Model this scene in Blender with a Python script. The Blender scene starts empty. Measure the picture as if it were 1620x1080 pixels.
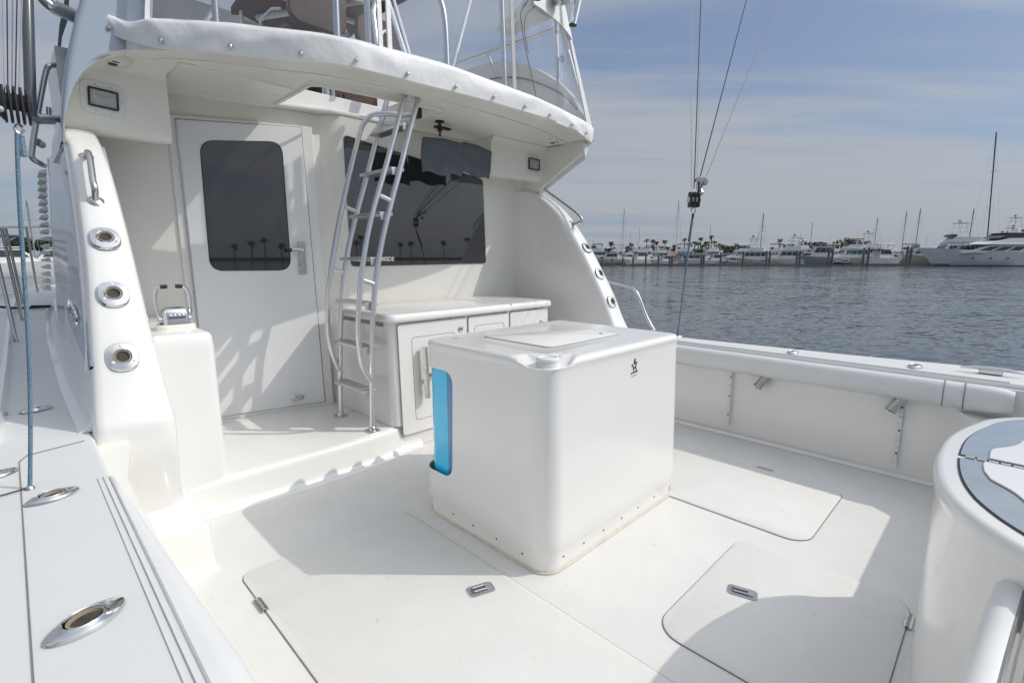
import bpy, bmesh, math, random
from mathutils import Vector, Matrix
random.seed(7)
R = math.radians
C = bpy.context.scene.collection
sc = bpy.context.scene

# ---------------------------------------------------------------- camera
PITCH = math.atan(135/789)
cam_d = bpy.data.cameras.new("camera"); cam = bpy.data.objects.new("camera", cam_d); C.objects.link(cam)
cam.location = (0, 0, 1.3); cam.rotation_euler = (R(90)-PITCH, 0, R(-45))
cam_d.lens = 36*789/1620; cam_d.sensor_width = 36; cam_d.clip_start = 0.02; cam_d.clip_end = 9000
sc.camera = cam
# ---------------------------------------------------------------- light
SUN = Vector((0.72, -0.70, 0.905)).normalized()
el = math.asin(SUN.z); az = math.atan2(SUN.x, SUN.y)
sd = bpy.data.lights.new("sun", 'SUN'); sd.energy = 2.1; sd.angle = R(0.5); sd.color = (1.0, 0.94, 0.855)
so = bpy.data.objects.new("sun", sd); C.objects.link(so); so.rotation_euler = SUN.to_track_quat('Z', 'Y').to_euler()
w = bpy.data.worlds.new("World"); sc.world = w; w.use_nodes = True
nt = w.node_tree; nt.nodes.clear(); N = nt.nodes.new; Lk = nt.links.new
out = N('ShaderNodeOutputWorld'); bg = N('ShaderNodeBackground'); Lk(bg.outputs[0], out.inputs[0])
sky = N('ShaderNodeTexSky'); sky.sky_type = 'NISHITA'; sky.sun_disc = False
sky.sun_elevation = el; sky.sun_rotation = az; sky.dust_density = 1.2; sky.ozone_density = 1.5
bg.inputs[1].default_value = 0.115
tc = N('ShaderNodeTexCoord')
sep = N('ShaderNodeSeparateXYZ'); Lk(tc.outputs['Generated'], sep.inputs[0])
def wm(op, a, b=None):
    m = N('ShaderNodeMath'); m.operation = op
    for i, v in enumerate((a, b)):
        if v is None: continue
        if isinstance(v, (int, float)): m.inputs[i].default_value = v
        else: Lk(v, m.inputs[i])
    return m.outputs[0]
zz = wm('ADD', wm('MAXIMUM', sep.outputs[2], 0.0), 0.11)
cx = wm('DIVIDE', sep.outputs[0], zz); cy = wm('DIVIDE', sep.outputs[1], zz)
cb = N('ShaderNodeCombineXYZ'); Lk(cx, cb.inputs[0]); Lk(cy, cb.inputs[1])
def wnoise(rot, scale, loc, det, rough):
    m0 = N('ShaderNodeMapping'); m0.inputs['Rotation'].default_value = (0, 0, R(rot)); Lk(cb.outputs[0], m0.inputs[0])
    mp = N('ShaderNodeMapping'); mp.inputs['Scale'].default_value = scale
    mp.inputs['Location'].default_value = loc; Lk(m0.outputs[0], mp.inputs[0])
    n = N('ShaderNodeTexNoise'); n.inputs['Scale'].default_value = 1; n.inputs['Detail'].default_value = det
    n.inputs['Roughness'].default_value = rough; n.inputs['Distortion'].default_value = 0.4; Lk(mp.outputs[0], n.inputs[0]); return n.outputs[0]
n1 = wnoise(50, (0.14, 0.62, 1), (2.0, 11.5, 0), 6, 0.52)
n2 = wnoise(48, (0.45, 2.6, 1), (1.0, 4.0, 2), 5, 0.6)
nn = wm('ADD', wm('MULTIPLY', n1, 0.70), wm('MULTIPLY', n2, 0.30))
cr = N('ShaderNodeValToRGB'); Lk(nn, cr.inputs[0]); cr.color_ramp.interpolation = 'EASE'
cr.color_ramp.elements[0].position = 0.39; cr.color_ramp.elements[0].color = (0.12, 0.12, 0.12, 1)
cr.color_ramp.elements[1].position = 0.555; cr.color_ramp.elements[1].color = (0.92, 0.92, 0.92, 1)
# thin cloud brightened towards the sun and overhead, added as unseen fill for the shade
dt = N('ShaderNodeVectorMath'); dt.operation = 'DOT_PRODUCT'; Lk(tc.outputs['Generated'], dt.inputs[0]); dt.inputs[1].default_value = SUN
fill_glow = wm('POWER', wm('MAXIMUM', wm('ADD', wm('MULTIPLY', dt.outputs['Value'], 0.5), 0.5), 0.0), 18.0)
fill_zen = wm('MULTIPLY', wm('POWER', wm('MAXIMUM', sep.outputs[2], 0.0), 5.0), 3.5)
cbri = wm('ADD', wm('ADD', wm('MULTIPLY', fill_glow, 20.0), fill_zen), 3.95)
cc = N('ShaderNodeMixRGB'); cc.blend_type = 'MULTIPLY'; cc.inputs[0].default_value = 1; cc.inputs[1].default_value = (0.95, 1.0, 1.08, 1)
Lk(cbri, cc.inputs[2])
bl_ = N('ShaderNodeMixRGB'); bl_.inputs[0].default_value = 0.6; Lk(sky.outputs[0], bl_.inputs[1]); bl_.inputs[2].default_value = (1.45, 2.15, 3.7, 1)
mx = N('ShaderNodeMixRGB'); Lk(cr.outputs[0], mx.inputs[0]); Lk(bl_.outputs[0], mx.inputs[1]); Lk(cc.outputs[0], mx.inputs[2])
hz_ = wm('MULTIPLY', wm('POWER', 2.718, wm('MULTIPLY', wm('MAXIMUM', sep.outputs[2], 0.0), -14.0)), 0.85)
hm = N('ShaderNodeMixRGB'); Lk(hz_, hm.inputs[0]); Lk(mx.outputs[0], hm.inputs[1]); hm.inputs[2].default_value = (2.9, 3.25, 3.6, 1)
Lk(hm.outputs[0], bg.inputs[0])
sc.view_settings.view_transform = 'Standard'; sc.view_settings.look = 'None'
sc.view_settings.exposure = 0.02; sc.cycles.caustics_reflective = False; sc.cycles.caustics_refractive = False; sc.view_settings.gamma = 1

# ---------------------------------------------------------------- materials
MATS = {}
def mat(name, col, rough=0.5, metal=0.0, spec=None, coat=0.0, noise=0.0, nscale=8.0, bump=0.0, bscale=60.0, bdist=0.01,
        rnoise=0.0, trans=0.0, alpha=1.0, ior=None, col2=None, stretch=(1, 1, 1), sheen=0):
    m = bpy.data.materials.new(name); m.use_nodes = True; t = m.node_tree; b = t.nodes['Principled BSDF']
    b.inputs['Roughness'].default_value = rough; b.inputs['Metallic'].default_value = metal
    if coat: b.inputs['Coat Weight'].default_value = coat; b.inputs['Coat Roughness'].default_value = 0.06
    if trans: b.inputs['Transmission Weight'].default_value = trans
    if ior: b.inputs['IOR'].default_value = ior
    if spec is not None: b.inputs['Specular IOR Level'].default_value = spec
    b.inputs['Alpha'].default_value = alpha
    n = t.nodes.new; l = t.links.new
    co = n('ShaderNodeTexCoord'); mp = n('ShaderNodeMapping'); l(co.outputs['Object'], mp.inputs[0]); mp.inputs['Scale'].default_value = stretch
    nz = n('ShaderNodeTexNoise'); nz.inputs['Scale'].default_value = nscale; nz.inputs['Detail'].default_value = 5; nz.inputs['Roughness'].default_value = 0.6
    l(mp.outputs[0], nz.inputs[0])
    ramp = n('ShaderNodeMixRGB'); c2 = col2 or tuple(c*(1-noise) for c in col)
    rr = n('ShaderNodeMapRange'); rr.inputs[1].default_value = 0.12; rr.inputs[2].default_value = 0.88; rr.interpolation_type = 'SMOOTHSTEP'; l(nz.outputs[0], rr.inputs[0])
    l(rr.outputs[0], ramp.inputs[0]); ramp.inputs[1].default_value = (*col, 1); ramp.inputs[2].default_value = (*c2, 1)
    l(ramp.outputs[0], b.inputs['Base Color'])
    if rnoise:
        r2 = n('ShaderNodeMapRange'); r2.inputs[1].default_value = 0.12; r2.inputs[2].default_value = 0.88; r2.interpolation_type = 'SMOOTHSTEP'
        r2.inputs[3].default_value = rough; r2.inputs[4].default_value = rough+rnoise; l(nz.outputs[0], r2.inputs[0]); l(r2.outputs[0], b.inputs['Roughness'])
    if bump:
        bn = n('ShaderNodeTexNoise'); bn.inputs['Scale'].default_value = bscale; bn.inputs['Detail'].default_value = 3; l(mp.outputs[0], bn.inputs[0])
        bp = n('ShaderNodeBump'); bp.inputs['Strength'].default_value = bump; bp.inputs['Distance'].default_value = bdist
        l(bn.outputs[0], bp.inputs['Height']); l(bp.outputs[0], b.inputs['Normal'])
    MATS[name] = m; return m
M = MATS
mat('gelcoat', (0.805, 0.795, 0.77), 0.2, coat=0.45, noise=0.012, nscale=1.2)
mat('gelcoat_cream', (0.81, 0.795, 0.74), 0.3, coat=0.25, noise=0.02, nscale=1.2)
mat('gelcoat_satin', (0.80, 0.785, 0.75), 0.42, noise=0.04, nscale=3, rnoise=0.15, bump=0.03, bscale=30)
mat('door_white', (0.79, 0.80, 0.81), 0.3, coat=0.3, noise=0.03, nscale=3, rnoise=0.1)
mat('nonskid', (0.755, 0.745, 0.718), 0.62, noise=0.07, nscale=5.0, bump=0.6, bscale=300, bdist=0.002, rnoise=0.1)
_m = M['nonskid']; _t = _m.node_tree; _b = _t.nodes['Principled BSDF']; _src = _b.inputs['Base Color'].links[0].from_socket
_co = _t.nodes.new('ShaderNodeTexCoord'); _v = _t.nodes.new('ShaderNodeTexNoise'); _v.inputs['Scale'].default_value = 26; _v.inputs['Detail'].default_value = 4
_t.links.new(_co.outputs['Object'], _v.inputs[0]); _r = _t.nodes.new('ShaderNodeValToRGB'); _r.color_ramp.elements[0].position = 0.69; _r.color_ramp.elements[0].color = (1, 1, 1, 1)
_r.color_ramp.elements[1].position = 0.80; _r.color_ramp.elements[1].color = (0.80, 0.77, 0.70, 1); _t.links.new(_v.outputs[0], _r.inputs[0])
_g = _t.nodes.new('ShaderNodeTexNoise'); _g.inputs['Scale'].default_value = 380; _t.links.new(_co.outputs['Object'], _g.inputs[0])
_gr = _t.nodes.new('ShaderNodeMapRange'); _gr.inputs[1].default_value = 0.3; _gr.inputs[2].default_value = 0.7; _gr.inputs[3].default_value = 0.94; _gr.inputs[4].default_value = 1.03; _t.links.new(_g.outputs[0], _gr.inputs[0])
_x = _t.nodes.new('ShaderNodeMixRGB'); _x.blend_type = 'MULTIPLY'; _x.inputs[0].default_value = 1; _t.links.new(_src, _x.inputs[1]); _t.links.new(_r.outputs[0], _x.inputs[2])
_y = _t.nodes.new('ShaderNodeMixRGB'); _y.blend_type = 'MULTIPLY'; _y.inputs[0].default_value = 1; _t.links.new(_x.outputs[0], _y.inputs[1]); _t.links.new(_gr.outputs[0], _y.inputs[2])
_t.links.new(_y.outputs[0], _b.inputs['Base Color'])
mat('deck_paint', (0.68, 0.69, 0.68), 0.5, noise=0.05, nscale=4.0, bump=0.25, bscale=280, bdist=0.0012)
mat('side_white_shaded', (0.40, 0.455, 0.53), 0.26, coat=0.35, noise=0.05, nscale=3, bump=0.03, bscale=3, bdist=0.02)  # white boat paint with its blue shade mixed into the colour
mat('upholstery', (0.74, 0.745, 0.74), 0.42, noise=0.06, nscale=7, bump=0.12, bscale=90, bdist=0.002)
mat('canvas', (0.86, 0.86, 0.855), 0.5, noise=0.05, nscale=5, bump=0.25, bscale=14, bdist=0.02)
mat('chrome', (0.72, 0.72, 0.72), 0.09, metal=1, noise=0.1, nscale=20, rnoise=0.08)
mat('steel', (0.62, 0.61, 0.59), 0.2, metal=1, noise=0.12, nscale=30, rnoise=0.12)
mat('aluminium', (0.72, 0.73, 0.75), 0.26, metal=1, noise=0.08, nscale=15, rnoise=0.12)
mat('tread', (0.66, 0.66, 0.66), 0.5, metal=0.6, noise=0.1, nscale=30, bump=0.3, bscale=200, bdist=0.002)
mat('dark_glass', (0.03, 0.03, 0.032), 0.02, ior=1.9, noise=0.1)
mat('groove', (0.64, 0.64, 0.63), 0.7, noise=0.2, nscale=9)
mat('gasket', (0.23, 0.225, 0.21), 0.7, noise=0.3, nscale=9)
mat('seam', (0.06, 0.055, 0.05), 0.7, noise=0.2)
mat('black_plastic', (0.02, 0.02, 0.02), 0.45, noise=0.2)
mat('white_plastic', (0.76, 0.76, 0.75), 0.38, noise=0.04)
mat('lamp_reflector', (0.8, 0.8, 0.78), 0.18, metal=0.95, noise=0.9, nscale=70, bump=1.0, bscale=50, bdist=0.03)  # colour mottled to paint the bright and dark sparkle behind the lens
mat('lens', (0.9, 0.9, 0.9), 0.06, alpha=0.22, noise=0.1, bump=0.6, bscale=60, bdist=0.004)
mat('grey_cloth', (0.135, 0.16, 0.18), 0.95, noise=0.3, nscale=10, bump=0.5, bscale=120, bdist=0.003)
mat('blue_acrylic_lit', (0.03, 0.60, 0.95), 0.12, coat=0.6, noise=0.1, nscale=6, bump=0.12, bscale=4, bdist=0.02)  # brightened in colour as if light came through from the forward face
mat('blue_acrylic_dim', (0.03, 0.22, 0.48), 0.15, coat=0.5, noise=0.1, nscale=6)  # same acrylic, its dimmer light put into a darker colour
mat('clear_tint', (0.36, 0.40, 0.44), 0.04, coat=0.8, ior=1.5, noise=0.25, nscale=5)
mat('well_water', (0.10, 0.14, 0.18), 0.1, noise=0.2)
mat('rope_navy', (0.02, 0.03, 0.10), 0.8, noise=0.2, nscale=40)
mat('rope_white', (0.5, 0.46, 0.42), 0.8, noise=0.2, nscale=40)
mat('rope_red', (0.34, 0.25, 0.24), 0.8, noise=0.2, nscale=40)
mat('rope_black', (0.025, 0.025, 0.03), 0.8, noise=0.2, nscale=40)
mat('pole_grey', (0.10, 0.115, 0.13), 0.3, noise=0.1, coat=0.4)
mat('brown_wood', (0.09, 0.045, 0.03), 0.35, noise=0.4, nscale=12, coat=0.3, stretch=(1, 6, 1))
mat('vent_brown', (0.30, 0.26, 0.21), 0.6, noise=0.25, nscale=30)
mat('rubber_tan', (0.36, 0.30, 0.22), 0.6, noise=0.3)
mat('bore_shade', (0.075, 0.065, 0.05), 0.8, noise=0.5, nscale=30)  # dark of an open hole painted on a shallow disc
mat('sealant', (0.70, 0.66, 0.56), 0.6, noise=0.3, nscale=20)
mat('brown_canvas', (0.13, 0.06, 0.05), 0.85, noise=0.3)
mat('ink', (0.02, 0.02, 0.025), 0.5, noise=0.1)
mat('sticker_white', (0.8, 0.8, 0.8), 0.5, noise=0.05)
mat('dark_leather', (0.03, 0.03, 0.035), 0.45, noise=0.3)
m = mat('rope_blue', (0.01, 0.10, 0.19), 0.8, noise=0.2)   # blue braid with pale flecks
t = m.node_tree; b = t.nodes['Principled BSDF']; co = t.nodes.new('ShaderNodeTexCoord'); wv = t.nodes.new('ShaderNodeTexWave'); wv.bands_direction = 'Z'
wv.inputs['Scale'].default_value = 16; wv.inputs['Distortion'].default_value = 14.0; wv.inputs['Detail Scale'].default_value = 30; t.links.new(co.outputs['Object'], wv.inputs[0])
rp = t.nodes.new('ShaderNodeValToRGB'); rp.color_ramp.elements[0].position = 0.80; rp.color_ramp.elements[0].color = (0.010, 0.085, 0.17, 1)
rp.color_ramp.elements[1].position = 0.9; rp.color_ramp.elements[1].color = (0.45, 0.55, 0.55, 1); t.links.new(wv.outputs[0], rp.inputs[0]); t.links.new(rp.outputs[0], b.inputs['Base Color'])
# clear vinyl: mostly see-through with a soft sheen
m = bpy.data.materials.new('clear_vinyl'); m.use_nodes = True; M['clear_vinyl'] = m; t = m.node_tree; t.nodes.clear()
o_ = t.nodes.new('ShaderNodeOutputMaterial'); a_ = t.nodes.new('ShaderNodeBsdfTransparent'); a_.inputs[0].default_value = (0.93, 0.94, 0.95, 1)
g_ = t.nodes.new('ShaderNodeBsdfGlossy'); g_.inputs['Roughness'].default_value = 0.08; d_ = t.nodes.new('ShaderNodeBsdfDiffuse'); d_.inputs[0].default_value = (0.75, 0.77, 0.8, 1)
f_ = t.nodes.new('ShaderNodeLayerWeight'); f_.inputs[0].default_value = 0.12
nz = t.nodes.new('ShaderNodeTexNoise'); nz.inputs['Scale'].default_value = 2.5; bp = t.nodes.new('ShaderNodeBump'); bp.inputs['Strength'].default_value = 0.25; bp.inputs['Distance'].default_value = 0.05
t.links.new(nz.outputs[0], bp.inputs['Height']); t.links.new(bp.outputs[0], g_.inputs['Normal'])
m1 = t.nodes.new('ShaderNodeMixShader'); m2 = t.nodes.new('ShaderNodeMixShader'); m1.inputs[0].default_value = 0.06
t.links.new(a_.outputs[0], m1.inputs[1]); t.links.new(d_.outputs[0], m1.inputs[2]); fm_ = t.nodes.new('ShaderNodeMath'); fm_.operation = 'MULTIPLY'; fm_.inputs[1].default_value = 0.4; t.links.new(f_.outputs[0], fm_.inputs[0]); t.links.new(fm_.outputs[0], m2.inputs[0])
t.links.new(m1.outputs[0], m2.inputs[1]); t.links.new(g_.outputs[0], m2.inputs[2]); t.links.new(m2.outputs[0], o_.inputs[0])
# far-off
mat('hull_white', (0.74, 0.74, 0.73), 0.35, noise=0.12, nscale=0.8)
mat('hull_cream', (0.55, 0.51, 0.43), 0.4, noise=0.12, nscale=0.8)
mat('hull_grey', (0.30, 0.33, 0.37), 0.35, noise=0.12, nscale=0.8)
mat('yacht_hull', (0.76, 0.79, 0.80), 0.3, noise=0.12, nscale=0.5)
mat('hull_blue', (0.03, 0.06, 0.16), 0.4, noise=0.2)
mat('boat_window', (0.055, 0.06, 0.07), 0.12, noise=0.2)
mat('boat_window_green', (0.05, 0.13, 0.12), 0.1, noise=0.2)
mat('canvas_navy', (0.03, 0.05, 0.10), 0.8, noise=0.2)
mat('canvas_tan', (0.50, 0.44, 0.33), 0.8, noise=0.2)
mat('canvas_black', (0.03, 0.03, 0.035), 0.8, noise=0.2)
mat('mast_grey', (0.25, 0.27, 0.30), 0.4, noise=0.1)
mat('mast_dark', (0.05, 0.055, 0.07), 0.4, noise=0.1)
mat('mast_white', (0.7, 0.7, 0.7), 0.4, noise=0.1)
mat('boot_stripe', (0.05, 0.05, 0.06), 0.6, noise=0.2)
mat('piling', (0.10, 0.095, 0.09), 0.85, noise=0.4, nscale=3, col2=(0.17, 0.16, 0.15))
mat('dock_wood', (0.20, 0.17, 0.14), 0.85, noise=0.4, nscale=2)
mat('orange_plastic', (0.75, 0.25, 0.03), 0.4, noise=0.1)
mat('palm_leaf', (0.055, 0.075, 0.035), 0.7, noise=0.4, nscale=2)
mat('palm_trunk', (0.14, 0.115, 0.09), 0.9, noise=0.3, nscale=3)
mat('tree_leaf', (0.04, 0.06, 0.03), 0.8, noise=0.5, nscale=2)
mat('roof_tile', (0.32, 0.12, 0.075), 0.85, noise=0.3, nscale=4)
mat('stucco', (0.52, 0.48, 0.42), 0.85, noise=0.15, nscale=3)
mat('shore', (0.16, 0.15, 0.12), 0.95, noise=0.4, nscale=0.05)
# harbour water
m = bpy.data.materials.new('harbour_water'); m.use_nodes = True; M['harbour_water'] = m; t = m.node_tree; b = t.nodes['Principled BSDF']
b.inputs['Base Color'].default_value = (0.075, 0.092, 0.104, 1); b.inputs['Roughness'].default_value = 0.06; b.inputs['IOR'].default_value = 1.33
co = t.nodes.new('ShaderNodeTexCoord')
def wn(scale, stx, rot, det):
    m0 = t.nodes.new('ShaderNodeMapping'); m0.inputs['Rotation'].default_value = (0, 0, R(rot)); t.links.new(co.outputs['Object'], m0.inputs[0])
    mp = t.nodes.new('ShaderNodeMapping'); mp.inputs['Scale'].default_value = stx
    t.links.new(m0.outputs[0], mp.inputs[0]); n_ = t.nodes.new('ShaderNodeTexNoise'); n_.inputs['Scale'].default_value = scale
    n_.inputs['Detail'].default_value = det; n_.inputs['Roughness'].default_value = 0.62; t.links.new(mp.outputs[0], n_.inputs[0]); return n_.outputs[0]
na = wn(7.0, (0.5, 1, 1), 43, 5); nb = wn(0.55, (0.5, 1, 1), 50, 3)
# facet slopes of the chop taken straight from two noise fields, plus slow wind patches
def vm(op, a_, b_=None):
    v = t.nodes.new('ShaderNodeVectorMath'); v.operation = op
    for i, q in enumerate((a_, b_)):
        if q is None: continue
        if isinstance(q, tuple): v.inputs[i].default_value = q
        else: t.links.new(q, v.inputs[i])
    return v.outputs[0]
ca = na.node.outputs['Color']; cb2 = nb.node.outputs['Color']; np_ = wn(0.035, (0.4, 1, 1), 60, 3)
mr = t.nodes.new('ShaderNodeMapRange'); mr.inputs[1].default_value = 0.35; mr.inputs[2].default_value = 0.65; mr.inputs[3].default_value = 0.75; mr.inputs[4].default_value = 1.2; t.links.new(np_, mr.inputs[0])
va = vm('MULTIPLY', vm('SUBTRACT', ca, (0.5, 0.5, 0.5)), (0.80, 0.80, 0.0)); vb = vm('MULTIPLY', vm('SUBTRACT', cb2, (0.5, 0.5, 0.5)), (0.26, 0.26, 0.0))
vs = t.nodes.new('ShaderNodeVectorMath'); vs.operation = 'SCALE'; t.links.new(vm('ADD', va, vb), vs.inputs[0]); t.links.new(mr.outputs[0], vs.inputs[3])
nn_ = vm('NORMALIZE', vm('ADD', vs.outputs[0], (0.0, 0.0, 1.0))); t.links.new(nn_, b.inputs['Normal'])

# ---------------------------------------------------------------- helpers
def tag(o, label=None, cat=None, group=None, kind=None):
    if label: o['label'] = label
    if cat: o['category'] = cat
    if group: o['group'] = group
    if kind: o['kind'] = kind
    return o
def thing(name, label, cat, loc=(0, 0, 0), rz=0, group=None):
    o = bpy.data.objects.new(name, None); C.objects.link(o); o.location = loc; o.rotation_euler = (0, 0, rz); o.empty_display_size = 0.2
    return tag(o, label, cat, group)
class MB:
    def __init__(s): s.v = []; s.f = []
    def add(s, vs, fs):
        k = len(s.v); s.v += [tuple(v) for v in vs]; s.f += [tuple(i+k for i in f) for f in fs]; return s
    def box(s, x0, x1, y0, y1, z0, z1):
        return s.add([(x0,y0,z0),(x1,y0,z0),(x1,y1,z0),(x0,y1,z0),(x0,y0,z1),(x1,y0,z1),(x1,y1,z1),(x0,y1,z1)],
                     [(0,3,2,1),(4,5,6,7),(0,1,5,4),(1,2,6,5),(2,3,7,6),(3,0,4,7)])
    def hexa(s, p):   # 8 points: bottom 4 ccw, top 4 ccw
        return s.add(p, [(0,3,2,1),(4,5,6,7),(0,1,5,4),(1,2,6,5),(2,3,7,6),(3,0,4,7)])
    def loft(s, rings, closed=True, cap0=True, cap1=True):
        n = len(rings[0]); vs = [p for r in rings for p in r]; fs = []
        for i in range(len(rings)-1):
            for j in range(n if closed else n-1):
                a = i*n+j; b = i*n+(j+1) % n; fs.append((a, b, b+n, a+n))
        if closed and cap0: fs.append(tuple(range(n-1, -1, -1)))
        if closed and cap1: fs.append(tuple((len(rings)-1)*n+j for j in range(n)))
        return s.add(vs, fs)
    def tube(s, pts, r, n=10, cap=True, rr=None):
        pts = [Vector(p) for p in pts]; rings = []; up = None
        for i, p in enumerate(pts):
            a = pts[i+1]-p if i < len(pts)-1 else p-pts[i-1]
            b_ = p-pts[i-1] if i > 0 else a
            d = (a.normalized()+b_.normalized()).normalized()
            if up is None:
                up = Vector((0, 0, 1)) if abs(d.z) < 0.9 else Vector((1, 0, 0))
            u = (up - d*up.dot(d)).normalized(); v = d.cross(u); up = u
            q = rr[i] if rr else r
            rings.append([tuple(p+u*q*math.cos(k*2*math.pi/n)+v*q*math.sin(k*2*math.pi/n)) for k in range(n)])
        return s.loft(rings, True, cap, cap)
    def prism(s, poly, z0, z1):
        return s.loft([[(x, y, z0) for x, y in poly], [(x, y, z1) for x, y in poly]])
    def lathe(s, prof, c=(0, 0, 0), ax=(0, 0, 1), n=20):
        ax = Vector(ax).normalized(); u = ax.orthogonal().normalized(); v = ax.cross(u); c = Vector(c)
        return s.loft([[tuple(c+ax*h+(u*math.cos(k*2*math.pi/n)+v*math.sin(k*2*math.pi/n))*max(r, 1e-4)) for k in range(n)] for r, h in prof])
    def obj(s, name, m, parent=None, smooth=35, bevel=0, seg=2, mats=None):
        me = bpy.data.meshes.new(name); me.from_pydata(s.v, [], s.f); me.materials.append(M[m])
        for x in (mats or []): me.materials.append(M[x])
        bm = bmesh.new(); bm.from_mesh(me); bmesh.ops.recalc_face_normals(bm, faces=bm.faces); bm.to_mesh(me); bm.free()
        if smooth:
            me.shade_smooth(); me.set_sharp_from_angle(angle=R(smooth))
        o = bpy.data.objects.new(name, me); C.objects.link(o)
        if parent: o.parent = parent
        if bevel:
            bv = o.modifiers.new('bevel', 'BEVEL'); bv.width = bevel; bv.segments = seg; bv.limit_method = 'ANGLE'; bv.angle_limit = R(40)
            bv.harden_normals = False
        return o
def bez(pts, n=8):   # Catmull-Rom through pts
    P = [Vector(p) for p in pts]; o = []
    for i in range(len(P)-1):
        a = P[i-1] if i else P[0]*2-P[1]; b, c = P[i], P[i+1]; d = P[i+2] if i+2 < len(P) else P[-1]*2-P[-2]
        for k in range(n):
            t = k/n; o.append(0.5*((2*b)+(c-a)*t+(2*a-5*b+4*c-d)*t*t+(3*b-a-3*c+d)*t**3))
    o.append(P[-1]); return o
def rrect(x0, x1, y0, y1, r, n=6, ins=0):
    if isinstance(r, (int, float)): r = (r,)*4
    x0 += ins; x1 -= ins; y0 += ins; y1 -= ins; o = []
    for (cx, cy, sx, sy, a0), q in zip(((x0, y0, 1, 1, 180), (x1, y0, -1, 1, 270), (x1, y1, -1, -1, 0), (x0, y1, 1, -1, 90)), r):
        q = max(q-ins, 0.002)
        for k in range(n+1):
            a = R(a0+90*k/n); o.append((cx+sx*q+q*math.cos(a), cy+sy*q+q*math.sin(a)))
    return o
def frame_xf(o, dx, nrm):   # local (u,w,h) -> o + dx*u + nrm*w + z*h
    o = Vector(o); dx = Vector(dx).normalized(); nrm = Vector(nrm).normalized(); up = dx.cross(-nrm)
    if up.z < 0: up = -up
    return lambda u, w, h: tuple(o+dx*u+nrm*w+up*h)
def interp(x, xs, ys):
    if x <= xs[0]: return ys[0]
    for i in range(len(xs)-1):
        if x <= xs[i+1]: return ys[i]+(ys[i+1]-ys[i])*(x-xs[i])/(xs[i+1]-xs[i])
    return ys[-1]
def copy_tree(o, parent=None):
    c = o.copy(); C.objects.link(c); c.parent = parent
    for ch in list(o.children): copy_tree(ch, c)
    return c
def text_mesh(txt, size, mname, name, parent, xf, extr=0.001, arch=0.0, spacing=1.0, weight=0.0):
    cu = bpy.data.curves.new('t', 'FONT'); cu.body = txt; cu.size = size; cu.extrude = extr; cu.align_x = 'CENTER'; cu.space_character = spacing; cu.offset = weight
    to = bpy.data.objects.new('t', cu); C.objects.link(to); dg = bpy.context.evaluated_depsgraph_get(); dg.update()
    me = bpy.data.meshes.new_from_object(to.evaluated_get(dg)); bpy.data.objects.remove(to); bpy.data.curves.remove(cu)
    for v in me.vertices:
        x, y, z = v.co; y += arch*x*x
        v.co = xf(x, z, y)
    me.materials.clear(); me.materials.append(M[mname]); o = bpy.data.objects.new(name, me); C.objects.link(o)
    if parent: o.parent = parent
    return o

# ================================================================ THE BOAT WE STAND ON
ZW = -0.5                                   # water level
boat = thing('sport_fishing_boat', 'large white sport fishing boat whose open cockpit and cabin fill the foreground', 'boat')
# cockpit sole
MB().box(0.15, 3.62, -0.6, 3.9, -0.12, 0.0).obj('cockpit_sole', 'nonskid', boat)
# coving strips where the sole meets the bulwark
def cove(x, y0, y1, s, r=0.022):
    pr = [(x, r), (x-s*0.1*r, 0.6*r), (x-s*0.35*r, 0.3*r), (x-s*r, 0.002), (x+s*0.01, 0.002)]
    return MB().loft([[(a, y, b) for a, b in pr] for y in (y0, y1)])
cove(3.61, -0.1, 2.9, 1).obj('cove_moulding', 'gelcoat', boat)
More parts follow.
